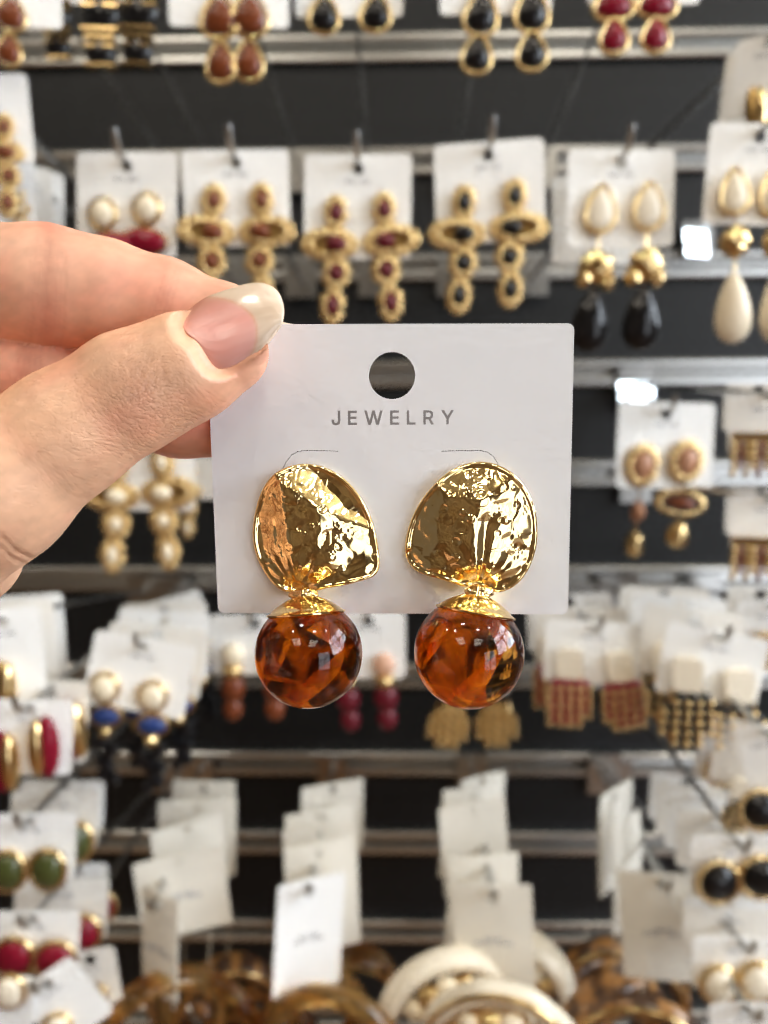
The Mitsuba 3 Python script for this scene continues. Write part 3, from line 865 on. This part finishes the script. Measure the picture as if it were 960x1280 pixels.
def k_lace(st, seed):
    return [('backing', cat(rrect(10, 15, 8, 3, (0, 0), -1), rrect(28, 13, 9, 3, (-7, -38), -1), rrect(12, 14, 9, 3, (0, -73), -1), rrect(10, 16, 8, 3, (0, -113), -1)), 'm_gold_dark'), ('stone', stone(7.5, 11), st), ('setting', lace(13, 19, (0, 0), seed), 'm_gold_soft'),  # dark sheet behind the lace paints the shade between its granules
            ('wing', lace(33, 17, (-7, -38), seed + 1, 26, 4.4), 'm_gold_soft'), ('stone', stone(13, 9.5, (2, -38), 9, -5), st),
            ('ring', lace(16, 18, (3, -73), seed + 2), 'm_gold_soft'), ('stone', stone(8, 9, (3, -73)), st),
            ('drop', lace(14, 21, (0, -113), seed + 3), 'm_gold_soft'), ('stone', stone(7, 12, (0, -113)), st)]


def k_teardrop(black=True, big=1.0):
    o = [('setting', rim_tear(19, 28, w=3), 'm_gold_soft'), ('stone', tear(17, 26, depth=7), 'm_ivory'), ('link', wire(-26, -58), 'm_gold_soft'),
         ('nugget', cat(nugget(22, 19, (0, -70), 3), nugget(12, 12, (15, -88), 4), nugget(11, 11, (-14, -86), 6)), 'm_gold_soft')]
    if black:
        o += [('link', wire(-88, -110), 'm_gold_soft'), ('drop', tear(24, 40, (0, -136), 16), 'm_black')]
    return o


def k_drop_cream():
    return [('setting', rim_tear(18, 27, w=3), 'm_gold_soft'), ('stone', tear(16, 25, depth=7), 'm_cream'), ('link', wire(-25, -45), 'm_gold_soft'),
            ('nugget', nugget(19, 20, (0, -62), 8), 'm_gold_soft'), ('link', wire(-75, -98), 'm_gold_soft'), ('drop', tear(23, 44, (0, -142), 17), 'm_cream')]


def k_two(st, r1=(20, 22), r2=(17, 20), dz=-48):
    return [('setting', rim_tear(*r1, w=3), 'm_gold_soft'), ('stone', tear(r1[0] * .8, r1[1] * .8, depth=9), st), ('link', wire(-r1[1], dz + r2[1]), 'm_gold_soft'),
            ('setting', rim_tear(*r2, (0, dz), 2.8), 'm_gold_soft'), ('stone', tear(r2[0] * .8, r2[1] * .8, (0, dz), 8), st)]


def k_block(st):
    o = []
    for z, w, h in ((0, 22, 21), (-46, 18, 17)):
        o += [('stone', ell(w * 1.06, 12, h * 1.10, (0, -2, z)), st)]
        for q in (-.95, .35, .95):
            o += [('band', rrect(w + 1, 1.5, 1, 14, (0, z + q * h), -13), 'm_gold_soft')]
    return o


def k_oval(st, rx=21, rz=25, rim=4.0):
    return [('setting', rim_oval(rx, rz, w=rim, bumps=22), 'm_gold_soft'), ('stone', stone(rx - 2, rz - 2, d=11), st)]


def k_hoop(st):
    return [('stone', ell(15, 10, 40, (-4, -4, 0)), st), ('band', ell(11, 13, 37, (7, -6, 0)), 'm_gold_soft')]


def k_navy(seed):
    g = np.random.default_rng(seed)
    o = k_pearl([('link', wire(-18, -26), 'm_gold_soft'), ('setting', rim_oval(19, 13, (0, -37), 3), 'm_gold_dark'), ('cabochon', stone(18, 11.5, (0, -37), 9), 'm_navy'), ('crown', nugget(9, 8, (0, -54), seed), 'm_gold_soft')])
    for i in range(9):
        o.append(('crystal', faceted(8, 9, 9, (g.uniform(-12, 12), -66 - 6.5 * i)), 'm_black'))
    return o


def k_woven(st, top, seed):
    g = np.random.default_rng(seed)
    o = [('stone', rrect(18, 21, 9, 10, (0, 0), -10), top), ('link', wire(-20, -30), 'm_gold_soft')] if top else []
    z0 = -54 if top else 0
    gold, st_ = [], []
    for r in range(5):
        for c in range(4):
            x, z = (c - 1.5) * 14 + g.uniform(-1, 1), z0 + 26 - r * 13
            if (x / 30) ** 2 + ((z - z0) / 36) ** 2 > 1:
                continue
            st_.append(ell(6.8, 7, 6.0, (x, -6 - 5 * math.cos(x / 22), z), 2))
            for q in (-7, 7):
                gold.append(ell(4.9, 5.5, 4.9, (x + q, -9 - 5 * math.cos((x + q) / 22), z - 6.5), 2))
    for c in range(5):
        x = (c - 2) * 14
        gold.append(tube([(x * .55, -3, z0 + 34), (x + 2, -14 * math.cos(x / 30), z0), (x * .55, -3, z0 - 34)], 2.5, 6))
    return o + [('lattice', cat(gold), 'm_gold_soft'), ('inlay', cat(st_), st)]


def k_faceted(st):
    return [('setting', rim_oval(25, 26, w=4.0, bumps=18), 'm_gold_soft'), ('stone', faceted(24, 25, 11), st)]


def k_beads(top, st):
    return [('stone', stone(16, 17, d=10), top), ('crown', nugget(14, 12, (0, -24), 5), 'm_gold_soft'), ('bead', stone(18, 21, (0, -50), 15), st), ('bead', stone(15, 18, (0, -82), 13), st)]


def k_fringe(seed):
    g = np.random.default_rng(seed)
    o = [('bar', rrect(30, 5, 4, 8, (0, 4), -8), 'm_gold_soft')]
    for i, x in enumerate(np.linspace(-27, 27, 8)):
        n = 5 + int(g.integers(0, 2))
        o.append(('strand', cat([ell(3.9, 3.9, 3.9, (x + g.uniform(-1, 1), -6, -5 - 7.4 * j), 2) for j in range(n)]), ('m_gold_soft', 'm_brown', 'm_gold_dark')[i % 3]))
    return o


def k_chain(long):
    o = [('setting', lace(19, 24, (0, 0), 41, 26, 3.8, .7), 'm_gold_soft'), ('stone', stone(13, 17), 'm_tan')]
    if long:
        return o + [('link', wire(-24, -42), 'm_gold_soft'), ('setting', lace(30, 15, (0, -52), 43, 30, 3.2, .8), 'm_gold_soft'), ('stone', stone(19, 7, (0, -52)), 'm_brown'), ('drop', nugget(14, 17, (0, -92), 9), 'm_gold_soft')]
    return o + [('link', wire(-24, -46), 'm_gold_soft'), ('bead', nugget(8, 14, (0, -58), 2), 'm_tan'), ('link', wire(-70, -84), 'm_gold_soft'), ('drop', nugget(11, 17, (0, -98), 9), 'm_gold_soft')]


K = {'pearl': k_pearl(), 'pearl_crimson': k_pearl([('link', wire(-18, -26), 'm_gold_soft'), ('setting', rim_oval(31, 16, (4, -40), 2.4), 'm_gold_dark'), ('cabochon', stone(31, 16, (4, -40), 11), 'm_crimson')]),
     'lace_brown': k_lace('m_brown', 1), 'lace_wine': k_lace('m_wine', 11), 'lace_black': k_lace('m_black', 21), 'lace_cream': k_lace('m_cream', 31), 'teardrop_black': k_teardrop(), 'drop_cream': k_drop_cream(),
     'two_black': k_two('m_black', (21, 27), (19, 23)), 'two_brown': k_two('m_brown', (24, 26), (19, 24), -54), 'two_crimson': k_two('m_crimson', (25, 20), (18, 21), -38), 'small_black': k_two('m_black', (19, 22), (1, 1), -20)[:2], 'block': k_block('m_black'),
     'green': k_oval('m_green'), 'crimson': k_oval('m_crimson', 24, 25), 'cream_oval': k_oval('m_ivory', 21, 24), 'hoop': k_hoop('m_crimson'), 'navy': k_navy(3), 'woven_red': k_woven('m_crimson', 'm_ivory', 4), 'woven_black': k_woven('m_black', 'm_ivory', 6),
     'woven_gold': k_woven('m_gold_dark', None, 8), 'faceted': k_faceted('m_black'), 'beads_crimson': k_beads('m_peach', 'm_wine'), 'beads_brown': k_beads('m_cream', 'm_brown'), 'fringe': k_fringe(2), 'chain': k_chain(False), 'chain_wide': k_chain(True), 'gold_hoop': k_hoop('m_gold_dark')}
DESC = {'pearl': 'cream pearl earring', 'pearl_crimson': 'cream pearl earring', 'lace_brown': 'gold lace earring with brown stones', 'lace_wine': 'gold lace earring with wine stones', 'lace_black': 'gold lace earring with black stones',
        'lace_cream': 'gold lace earring with cream stones', 'teardrop_black': 'ivory earring with black drop', 'drop_cream': 'cream earring with long cream drop', 'two_black': 'double black teardrop earring', 'two_brown': 'double brown teardrop earring', 'two_crimson': 'double crimson teardrop earring',
        'small_black': 'small black teardrop earring', 'block': 'black block earring with gold bands', 'green': 'dark green oval earring', 'crimson': 'crimson oval earring', 'cream_oval': 'gold rimmed cream oval earring', 'hoop': 'crimson and gold hoop earring', 'navy': 'pearl earring with navy pendant',
        'woven_red': 'cream earring with red woven drop', 'woven_black': 'cream earring with black woven drop', 'woven_gold': 'woven gold earring', 'faceted': 'black faceted round earring', 'beads_crimson': 'peach earring with crimson beads', 'beads_brown': 'cream earring with brown beads', 'fringe': 'gold and amber fringe earring',
        'chain': 'brown oval earring on thin chain', 'chain_wide': 'brown oval earring with wide ring', 'gold_hoop': 'bronze and gold hoop earring'}

CARDS = {}


def card_mesh(w, h, hole_r=7.0, tag=False, bend=0.0):
    key = (round(w), round(h), tag, bend)
    if key not in CARDS:
        r = 3 if tag else 7
        pg = Polygon([(-w / 2, -h / 2), (w / 2, -h / 2), (w / 2, h / 2), (-w / 2, h / 2)]).buffer(-r).buffer(r, quad_segs=3)
        pg = pg.difference(Point(0, h * (.40 if tag else .36)).buffer(4.5 if tag else hole_r, quad_segs=5))
        m = extrude(pg, 1.6)
        if bend:
            m = trimesh.Trimesh(*trimesh.remesh.subdivide_to_size(m.vertices, m.faces, max_edge=18))
            m.vertices[:, 1] += bend * (m.vertices[:, 0] / w * 2) ** 2 * 5 + bend * 4 * (m.vertices[:, 2] / h * 2) ** 2
        z = h * (.40 if tag else .36)
        pr = cat([box(wd_, .35, 3.2, (x_, -.25, zz)) for x_, wd_, zz in (((0, 26, -h * .02), (-14, 22, -h * .06), (13, 20, -h * .06)) if tag else ((-9, 14, h * .24), (8, 12, h * .24)))])
        CARDS[key] = (m, pr, z)
    return CARDS[key]


ORD = ['front', 'second', 'third', 'fourth', 'fifth', 'sixth', 'seventh']
hook_tip = trimesh.creation.icosphere(subdivisions=2)


def rot(yaw, pitch, roll):
    R = trimesh.transformations.euler_matrix(math.radians(pitch), math.radians(roll), math.radians(yaw), 'sxyz')[:3, :3]
    return R


def stack(loc_, cards, ears=(), base=None, hooked=True, tag=False, mat='m_card', hook_loc=None, cat_='card', bangle=False):
    """cards: (cx, cy, w, h, Y, roll, yaw) front first. ears: (index of the card, px, py, kind, side or '', y gap)"""
    n = len(cards); grp = None
    hw = []
    for i, (cx, cy, w, h, Y, roll, yaw) in enumerate(cards):
        p = P(cx, cy, Y); kk = depth_k(p)
        what = 'hang tag' if tag else 'white earring card'
        if n == 1:
            lab = f'{what}, {loc_}'
        else:
            o = 'front' if i == 0 else (ORD[i] if i < n - 1 else 'rearmost')
            lab = f'{o} {what} of {loc_}'
        key = thing('hang_tag' if tag else 'display_card', lab, 'tag' if tag else 'card')
        bend = (0.0, .5, -.4, .8)[(i + round(cx)) % 4] if tag else (0, .25, 0, -.3)[(i + round(cx)) % 4]
        m, pr, hz = card_mesh(w, h, tag=tag, bend=bend)
        R = rot(yaw, (-3, -5, -2)[(round(cx) + i) % 3], roll)
        M = np.eye(4); M[:3, :3] = R * kk; M[:3, 3] = p
        part(key, 'board', m, 'm_paper' if tag and (i or cx != 386) else ('m_card_shaded' if i % 2 else mat), M, smooth=30)  # every second card darker, painting the shade inside the stack
        if i < 2:
            part(key, 'print', pr, 'm_print', M, smooth=False)
        hw.append(p + R @ np.array([0, 0, hz]) * kk)
    for e in ears:
        i, px, py, kind, side = e[:5]
        Y = cards[i][4] - 0.0035
        p = P(px, py, Y); kk = depth_k(p) * (e[5] if len(e) > 5 else 1.0)
        o = '' if n == 1 else f'front card of ' if i == 0 else f'{ORD[i]} card of '
        lab = f'{side} {DESC[kind]}, {o}{loc_}'.strip()
        key = thing('display_earring', lab, 'earring')
        M = np.eye(4); M[:3, :3] = rot(cards[i][6] * .6 + (px * 7 % 11 - 5), 0, (py * 5 % 13 - 6)) * kk; M[:3, 3] = p
        if side == 'right':
            M[:3, 0] *= -1
        for nm, m, mt in K[kind]:
            part(key, nm, m, mt, M, smooth=50)
    if hooked:
        tip = hw[0] + np.array([0, -0.006, -0.0012])
        if base is None:
            d = hw[-1][2] - CAM[2]
            z = min(rail_z, key=lambda q: abs(q - hw[0][2]))
            b = np.array([tip[0] + (hw[-1][0] - hw[0][0]) * 0.3, WY - .010, z - .012])
        else:
            b = P(*base, WY - .010)
        key = thing('peg_hook', f'metal peg hook carrying {hook_loc or loc_}', 'hook')
        part(key, 'plate', box(.030, .003, .034, b + (0, 0, 0)), 'm_steel', smooth=False)
        pts = [b] + [b * .35 + hw[0] * .65 + np.array([0, 0, .004])] + [hw[0] + np.array([0, -.003, 0.003]), hw[0] + np.array([0, -.011, .004]), hw[0] + np.array([0, -.016, .009]), hw[0] + np.array([0, -.018, .0145])]
        part(key, 'prong', tube(pts, 0.0013 if cards[0][1] < 0 else 0.0022, 8), 'm_steel', smooth=60)
    return hw


# upper rows
stack('top left corner with brown drops', [(8, -30, 130, 120, .42, 0, 8), (-4, -22, 125, 115, .45, 0, 8)], [(0, 14, 18, 'two_brown', 'left', .8)])
stack('with black banded blocks, top left', [(110, -45, 150, 95, .44, 0, 0)], [(0, 72, 22, 'block', 'leftmost', .8), (0, 128, 20, 'block', 'middle'), (0, 176, 18, 'block', 'right')])
stack('with brown double teardrops at the top', [(285, -28, 150, 118, .44, 0, 4)], [(0, 238, 22, 'two_brown', 'left far', .98), (0, 275, 22, 'two_brown', 'left'), (0, 312, 20, 'two_brown', 'right'), (0, 335, 22, 'two_brown', 'right far', .9)][1:3] + [])
stack('with small black teardrops at the top', [(436, -42, 135, 125, .46, 0, 0)], [(0, 405, 20, 'small_black', 'left'), (0, 470, 18, 'small_black', 'right')])
stack('with black double teardrops at the top', [(620, -46, 140, 122, .44, 0, 0)], [(0, 601, 18, 'two_black', 'left'), (0, 664, 14, 'two_black', 'right')])
stack('with crimson double teardrops at the top', [(806, -58, 140, 122, .44, 0, 0)], [(0, 766, 6, 'two_crimson', 'left'), (0, 820, 4, 'two_crimson', 'right')])
stack('top right stack with a bronze hoop', [(958, 92, 78, 95, .46, 3, -30), (945, 108, 80, 92, .49, 4, -34)], [(0, 945, 138, 'gold_hoop', '', .7)])
stack('upper left edge with brown ovals', [(-22, 148, 116, 108, .43, -3, 8)], [(0, 6, 160, 'lace_brown', '', .8)])
stack('fanned stack at left above the finger', [(12, 250, 62, 98, .46, 2, 12), (32, 254, 62, 92, .49, 2, 14), (48, 258, 60, 86, .52, 3, 14)], [(0, 26, 246, 'lace_cream', '', .4)])
stack('with pearls over crimson ovals above the finger', [(158, 256, 128, 128, .45, 2, -3)], [(0, 129, 268, 'pearl_crimson', 'left'), (0, 184, 262, 'pearl_crimson', 'right')])
stack('with brown stones in gold lace', [(296, 248, 132, 118, .45, -1, 3)], [(0, 267, 252, 'lace_brown', 'left'), (0, 327, 251, 'lace_brown', 'right')])
stack('with wine stones in gold lace', [(447, 259, 134, 128, .45, 1, -2)], [(0, 420, 267, 'lace_wine', 'left'), (0, 480, 263, 'lace_wine', 'right')])
stack('with black stones in gold lace', [(612, 240, 136, 124, .45, -2, -4)], [(0, 580, 254, 'lace_black', 'left'), (0, 643, 246, 'lace_black', 'right')])
stack('stack with ivory teardrops over black drops', [(776, 248, 134, 118, .45, 0, 2), (752, 275, 125, 108, .50, 0, 4)], [(0, 750, 262, 'teardrop_black', 'left'), (0, 810, 259, 'teardrop_black', 'right')])
stack('with long cream drops at upper right', [(946, 218, 122, 126, .43, 4, -6)], [(0, 917, 240, 'drop_cream', 'left'), (0, 966, 242, 'drop_cream', 'right')], base=(872, 300))
# middle rows
stack('stack just under the thumb', [(178, 590, 132, 96, .50, 0, -3), (255, 588, 70, 72, .56, 0, -4)], [(0, 146, 582, 'lace_cream', 'left'), (0, 203, 578, 'lace_cream', 'right'), (1, 236, 592, 'lace_cream', '', .6)])
stack('with brown ovals right of the held card', [(831, 557, 122, 108, .60, 2, 3)], [(0, 802, 582, 'chain', 'left'), (0, 857, 577, 'chain_wide', 'right')], base=(795, 491))
stack('right edge stack with fringe, upper', [(957, 530, 86, 76, .46, 0, -12), (948, 510, 80, 60, .52, 0, -14)], [(0, 945, 550, 'fringe', '')])
stack('right edge stack with fringe, lower', [(960, 655, 86, 72, .46, 0, -12), (950, 640, 80, 60, .52, 0, -14)], [(0, 945, 680, 'fringe', '')])
stack('left edge stack with gold hoop', [(8, 822, 86, 124, .46, -3, 14), (24, 812, 86, 120, .50, -2, 14), (40, 802, 78, 118, .54, -1, 14)], [(0, 4, 862, 'gold_hoop', '')], hook_loc='left edge stack of three cards')
stack('left stack with crimson hoops', [(36, 922, 104, 96, .44, 5, 10), (62, 902, 92, 104, .47, 4, 10)], [(0, 8, 950, 'hoop', 'left'), (0, 56, 932, 'hoop', 'right'), (1, 92, 910, 'hoop', '')])
stack('navy pendant stack at left', [(175, 843, 126, 92, .50, 12, 4), (194, 826, 118, 90, .53, 8, 8), (204, 806, 112, 86, .56, 4, 6), (206, 793, 106, 80, .59, -2, 4), (212, 786, 100, 76, .62, -16, 0)],
      [(0, 131, 859, 'navy', 'left'), (0, 191, 870, 'navy', 'right'), (1, 168, 856, 'navy', 'left', .9), (1, 222, 846, 'navy', 'right', .95), (2, 238, 824, 'navy', 'right', .85), (3, 250, 806, 'navy', 'right', .8)], base=(212, 742))
stack('with brown beads behind left amber ball', [(318, 806, 108, 76, .58, 0, 0)], [(0, 292, 818, 'beads_brown', 'left', .85), (0, 345, 818, 'beads_brown', 'right', .85)])
stack('with crimson beads between the amber balls', [(460, 806, 94, 84, .58, 0, 0)], [(0, 430, 832, 'beads_crimson', 'left', .85), (0, 480, 830, 'beads_crimson', 'right', .85)])
stack('with woven gold drops behind right amber ball', [(590, 820, 96, 96, .58, 0, 0)], [(0, 560, 902, 'woven_gold', 'left', .82), (0, 620, 901, 'woven_gold', 'right', .82)])
stack('stack with red woven drops', [(742, 816, 122, 78, .54, 3, -3), (726, 796, 112, 74, .58, 0, -3), (712, 778, 104, 72, .62, -3, -4)], [(0, 712, 828, 'woven_red', 'left', .88), (0, 773, 832, 'woven_red', 'right', .88), (1, 690, 812, 'woven_red', 'left', .8)])
stack('stack with black woven drops', [(890, 832, 126, 90, .495, 10, -4), (864, 806, 122, 88, .53, 7, -5), (846, 786, 116, 82, .565, 4, -5), (828, 770, 108, 72, .60, 2, -5)], [(0, 858, 841, 'woven_black', 'left'), (0, 922, 856, 'woven_black', 'right'), (1, 832, 822, 'woven_black', 'left', .9), (2, 818, 800, 'woven_black', 'left', .8)])
stack('right edge behind the black woven stack', [(962, 790, 80, 80, .60, 0, -8), (950, 768, 80, 70, .64, 0, -8)], [(0, 950, 812, 'woven_gold', '', .7)])
# lower rows
stack('left stack with dark green ovals', [(38, 1058, 108, 84, .46, 4, 10), (68, 1026, 104, 76, .50, 4, 10), (78, 1006, 100, 62, .53, 4, 8)], [(0, 10, 1088, 'green', 'left'), (0, 60, 1086, 'green', 'right'), (1, 94, 1052, 'green', '')])
stack('left stack with crimson ovals', [(42, 1178, 110, 80, .46, 3, 6), (76, 1138, 112, 80, .50, 5, 8), (92, 1112, 80, 66, .54, 5, 8)], [(0, 18, 1196, 'crimson', 'left'), (0, 69, 1200, 'crimson', 'right'), (1, 102, 1166, 'crimson', '', .95), (2, 127, 1132, 'crimson', '', .75)])
stack('bottom left corner with gold hoops', [(80, 1255, 80, 96, .44, -32, 14), (118, 1232, 62, 96, .48, -6, 10), (2, 1262, 76, 86, .43, 6, 4)], [(0, 72, 1285, 'cream_oval', '', .8), (1, 126, 1250, 'gold_hoop', '', .6), (2, 12, 1238, 'cream_oval', '', .9)])
stack('right edge with black and gold rounds', [(962, 955, 62, 100, .44, -14, -14), (925, 942, 62, 84, .48, 6, -20), (905, 940, 62, 80, .51, 6, -20)], [(0, 950, 1012, 'faceted', '', .95), (1, 925, 985, 'woven_black', '', .6), (2, 898, 960, 'woven_gold', '', .6)])
stack('right stack with black faceted rounds', [(920, 1084, 108, 78, .47, -2, -6), (898, 1052, 100, 74, .50, 0, -12), (882, 1032, 96, 70, .53, 1, -14), (868, 1016, 90, 68, .56, 1, -16), (856, 1002, 84, 62, .59, 2, -18)], [(0, 897, 1102, 'faceted', 'left'), (0, 951, 1096, 'faceted', 'right')])
stack('right stack with cream ovals in gold', [(924, 1206, 114, 70, .45, 0, -4), (912, 1166, 112, 60, .47, 1, -3), (910, 1152, 110, 56, .49, 1, -3), (908, 1140, 106, 52, .51, 1, -3)], [(0, 898, 1230, 'cream_oval', 'left'), (0, 946, 1226, 'cream_oval', 'right')])
stack('bottom right corner', [(935, 1290, 88, 78, .42, -8, -8)], [])

# hang tags with their bangles
t1 = stack('first bangle hook from left', [(197, 1182, 62, 136, .50, 2, -30), (229, 1116, 108, 104, .53, -6, 14), (238, 1072, 88, 92, .56, -4, 26), (246, 1050, 96, 100, .585, 2, 8), (253, 1024, 78, 96, .61, 3, 4)], tag=True, base=(248, 964), hook_loc='first row of hang tags from left')
t2 = stack('second bangle hook from left', [(386, 1167, 90, 142, .51, 5, 28), (404, 1122, 88, 140, .54, -3, 14), (402, 1090, 92, 120, .57, -1, 12), (402, 1062, 92, 100, .60, 2, 26), (416, 1024, 84, 92, .63, 3, 28)], tag=True, base=(415, 964), hook_loc='second row of hang tags')
t3 = stack('third bangle hook from left', [(617, 1172, 99, 134, .51, -3, -6), (606, 1140, 92, 138, .54, 2, 12), (594, 1058, 88, 116, .575, -4, 16), (592, 1040, 86, 108, .60, 6, 26), (602, 1008, 72, 80, .63, 4, 34)], tag=True, base=(590, 962), hook_loc='third row of hang tags')
t4 = stack('rightmost bangle hook', [(829, 1160, 102, 136, .51, -4, -10), (788, 1090, 72, 138, .56, 2, 46), (768, 1046, 76, 128, .60, 1, 44)], tag=True, base=(757, 962), hook_loc='rightmost row of hang tags')


def bangle_mesh(R, tw, td, seed, chunky=False):
    n, m_ = 64, 14
    a = np.arange(n) * 2 * np.pi / n; b = np.arange(m_) * 2 * np.pi / m_
    A, B = np.meshgrid(a, b, indexing='ij')
    wob = 1 + (.10 * np.cos(9 * A + seed) if chunky else .03 * np.cos(2 * A + seed))
    r = R + tw * np.sign(np.cos(B)) * np.abs(np.cos(B)) ** .8 * wob
    v = np.stack([r * np.cos(A), td * np.sign(np.sin(B)) * np.abs(np.sin(B)) ** .8, r * np.sin(A)], -1).reshape(-1, 3)
    i, j = np.meshgrid(np.arange(n), np.arange(m_), indexing='ij')
    f = np.stack([i * m_ + j, ((i + 1) % n) * m_ + j, ((i + 1) % n) * m_ + (j + 1) % m_, i * m_ + (j + 1) % m_], -1).reshape(-1, 4)
    m = trimesh.Trimesh(v, np.vstack([f[:, [0, 1, 2]], f[:, [0, 2, 3]]]), process=False); m.fix_normals(); return m


BM = [bangle_mesh(78, 11, 16, 1), bangle_mesh(84, 13, 12, 2, True), bangle_mesh(72, 9, 22, 5), bangle_mesh(58, 12, 12, 7, True)]


def bangles(loc_, spots, color):
    for i, (cx, cy, Y, sh, mat, yaw, roll, s) in enumerate(spots):
        p = P(cx, cy, Y); kk = depth_k(p) * s
        key = thing('bangle', f'{color[i]} bangle, {"front" if i == 0 else ORD[i] if i < len(spots) - 1 else "rearmost"} one on {loc_}', 'bangle')
        M = np.eye(4); M[:3, :3] = rot(yaw, 8, roll) * kk; M[:3, 3] = p
        part(key, 'hoop', BM[sh], mat, M, smooth=60)
        R = (78, 84, 72, 58)[sh]
        if mat == 'm_ivory':
            for j, an in enumerate(np.linspace(.5, 2.6, 6)):
                part(key, 'nugget', NUG[(i + j) % 3], 'm_gold_soft' if (i + j) % 2 else 'm_cream', M @ trimesh.transformations.translation_matrix((R * .70 * math.cos(an), -12, R * .70 * math.sin(an))), smooth=60)
        if mat != 'm_honey' and i % 2 == 0:
            part(key, 'band', rim_oval(R + 2, R + 2, w=3.2) if False else RB[sh], 'm_gold_soft', M, smooth=60)
        part(key, 'thread', tube([p + np.array([0, 0, R * kk * .95]), p + np.array([.001, .002, R * kk * .95 + .012]), p + np.array([0.002, .004, R * kk + .03])], .0004, 5), 'm_ivory', smooth=60)


NUG = [nugget(15, 14, (0, 0), q) for q in (21, 22, 23)]
RB = []
for R_, td_ in ((78, 17), (84, 13), (72, 23), (58, 13)):
    a_ = np.arange(48) * 2 * np.pi / 48
    RB.append(tube(np.stack([(R_ + 6) * np.cos(a_), 0 * a_ - td_, (R_ + 6) * np.sin(a_)], 1), 3.6, 6, closed=True))
bangles('the first bangle hook from left', [(200, 1290, .50, 0, 'm_honey', 30, 0, .95), (262, 1278, .53, 1, 'm_honey', -20, 5, .85), (285, 1254, .57, 2, 'm_shell', 15, 0, .8), (230, 1270, .60, 0, 'm_shell', -35, 0, .8)], ['amber', 'amber', 'dark brown', 'dark brown'])
bangles('the second bangle hook from left', [(420, 1314, .49, 1, 'm_honey', -14, 0, 1.0), (385, 1294, .52, 0, 'm_honey', 35, 4, .95), (430, 1250, .56, 2, 'm_honey', 12, 0, .9), (340, 1284, .58, 3, 'm_shell', -20, 0, .95)], ['honey', 'honey', 'golden brown', 'dark'])
bangles('the third bangle hook from left', [(625, 1312, .47, 1, 'm_ivory', -10, 0, 1.05), (556, 1262, .51, 0, 'm_ivory', 16, 3, .98), (600, 1290, .49, 3, 'm_ivory', 0, 0, 1.0), (640, 1226, .56, 2, 'm_ivory', -22, 0, .95)], ['ivory', 'ivory', 'small ivory', 'ivory'])
bangles('the rightmost bangle hook', [(800, 1322, .48, 1, 'm_shell', -12, 0, .95), (765, 1280, .52, 2, 'm_shell', 24, 3, .92), (778, 1244, .57, 0, 'm_shell', -15, 0, .9), (730, 1254, .60, 3, 'm_shell', 30, 0, 1.0)], ['tortoiseshell', 'tortoiseshell', 'dark tortoiseshell', 'dark'])
# bright price plates clipped to the rails
for px, py, w, h, lab in ((870, 304, 34, 34, 'small clear price plate on the rail at upper right'), (795, 491, 50, 27, 'bright clear price plate above the card with brown ovals')):
    key = thing('price_plate', lab, 'label holder')
    p = P(px, py, WY - .016); kk = depth_k(p)
    M = np.eye(4); M[:3, :3] = rot(16, -10, 0) @ np.diag([kk, kk, kk]) if True else 0; M[:3, 3] = p
    part(key, 'plate', rrect(w / 2, h / 2, 2, 2, y=-1), 'm_plate', M, smooth=False)
    part(key, 'clip', box(12, 10, 6, (0, 5, h / 2 - 3)), 'm_steel', M, smooth=False)
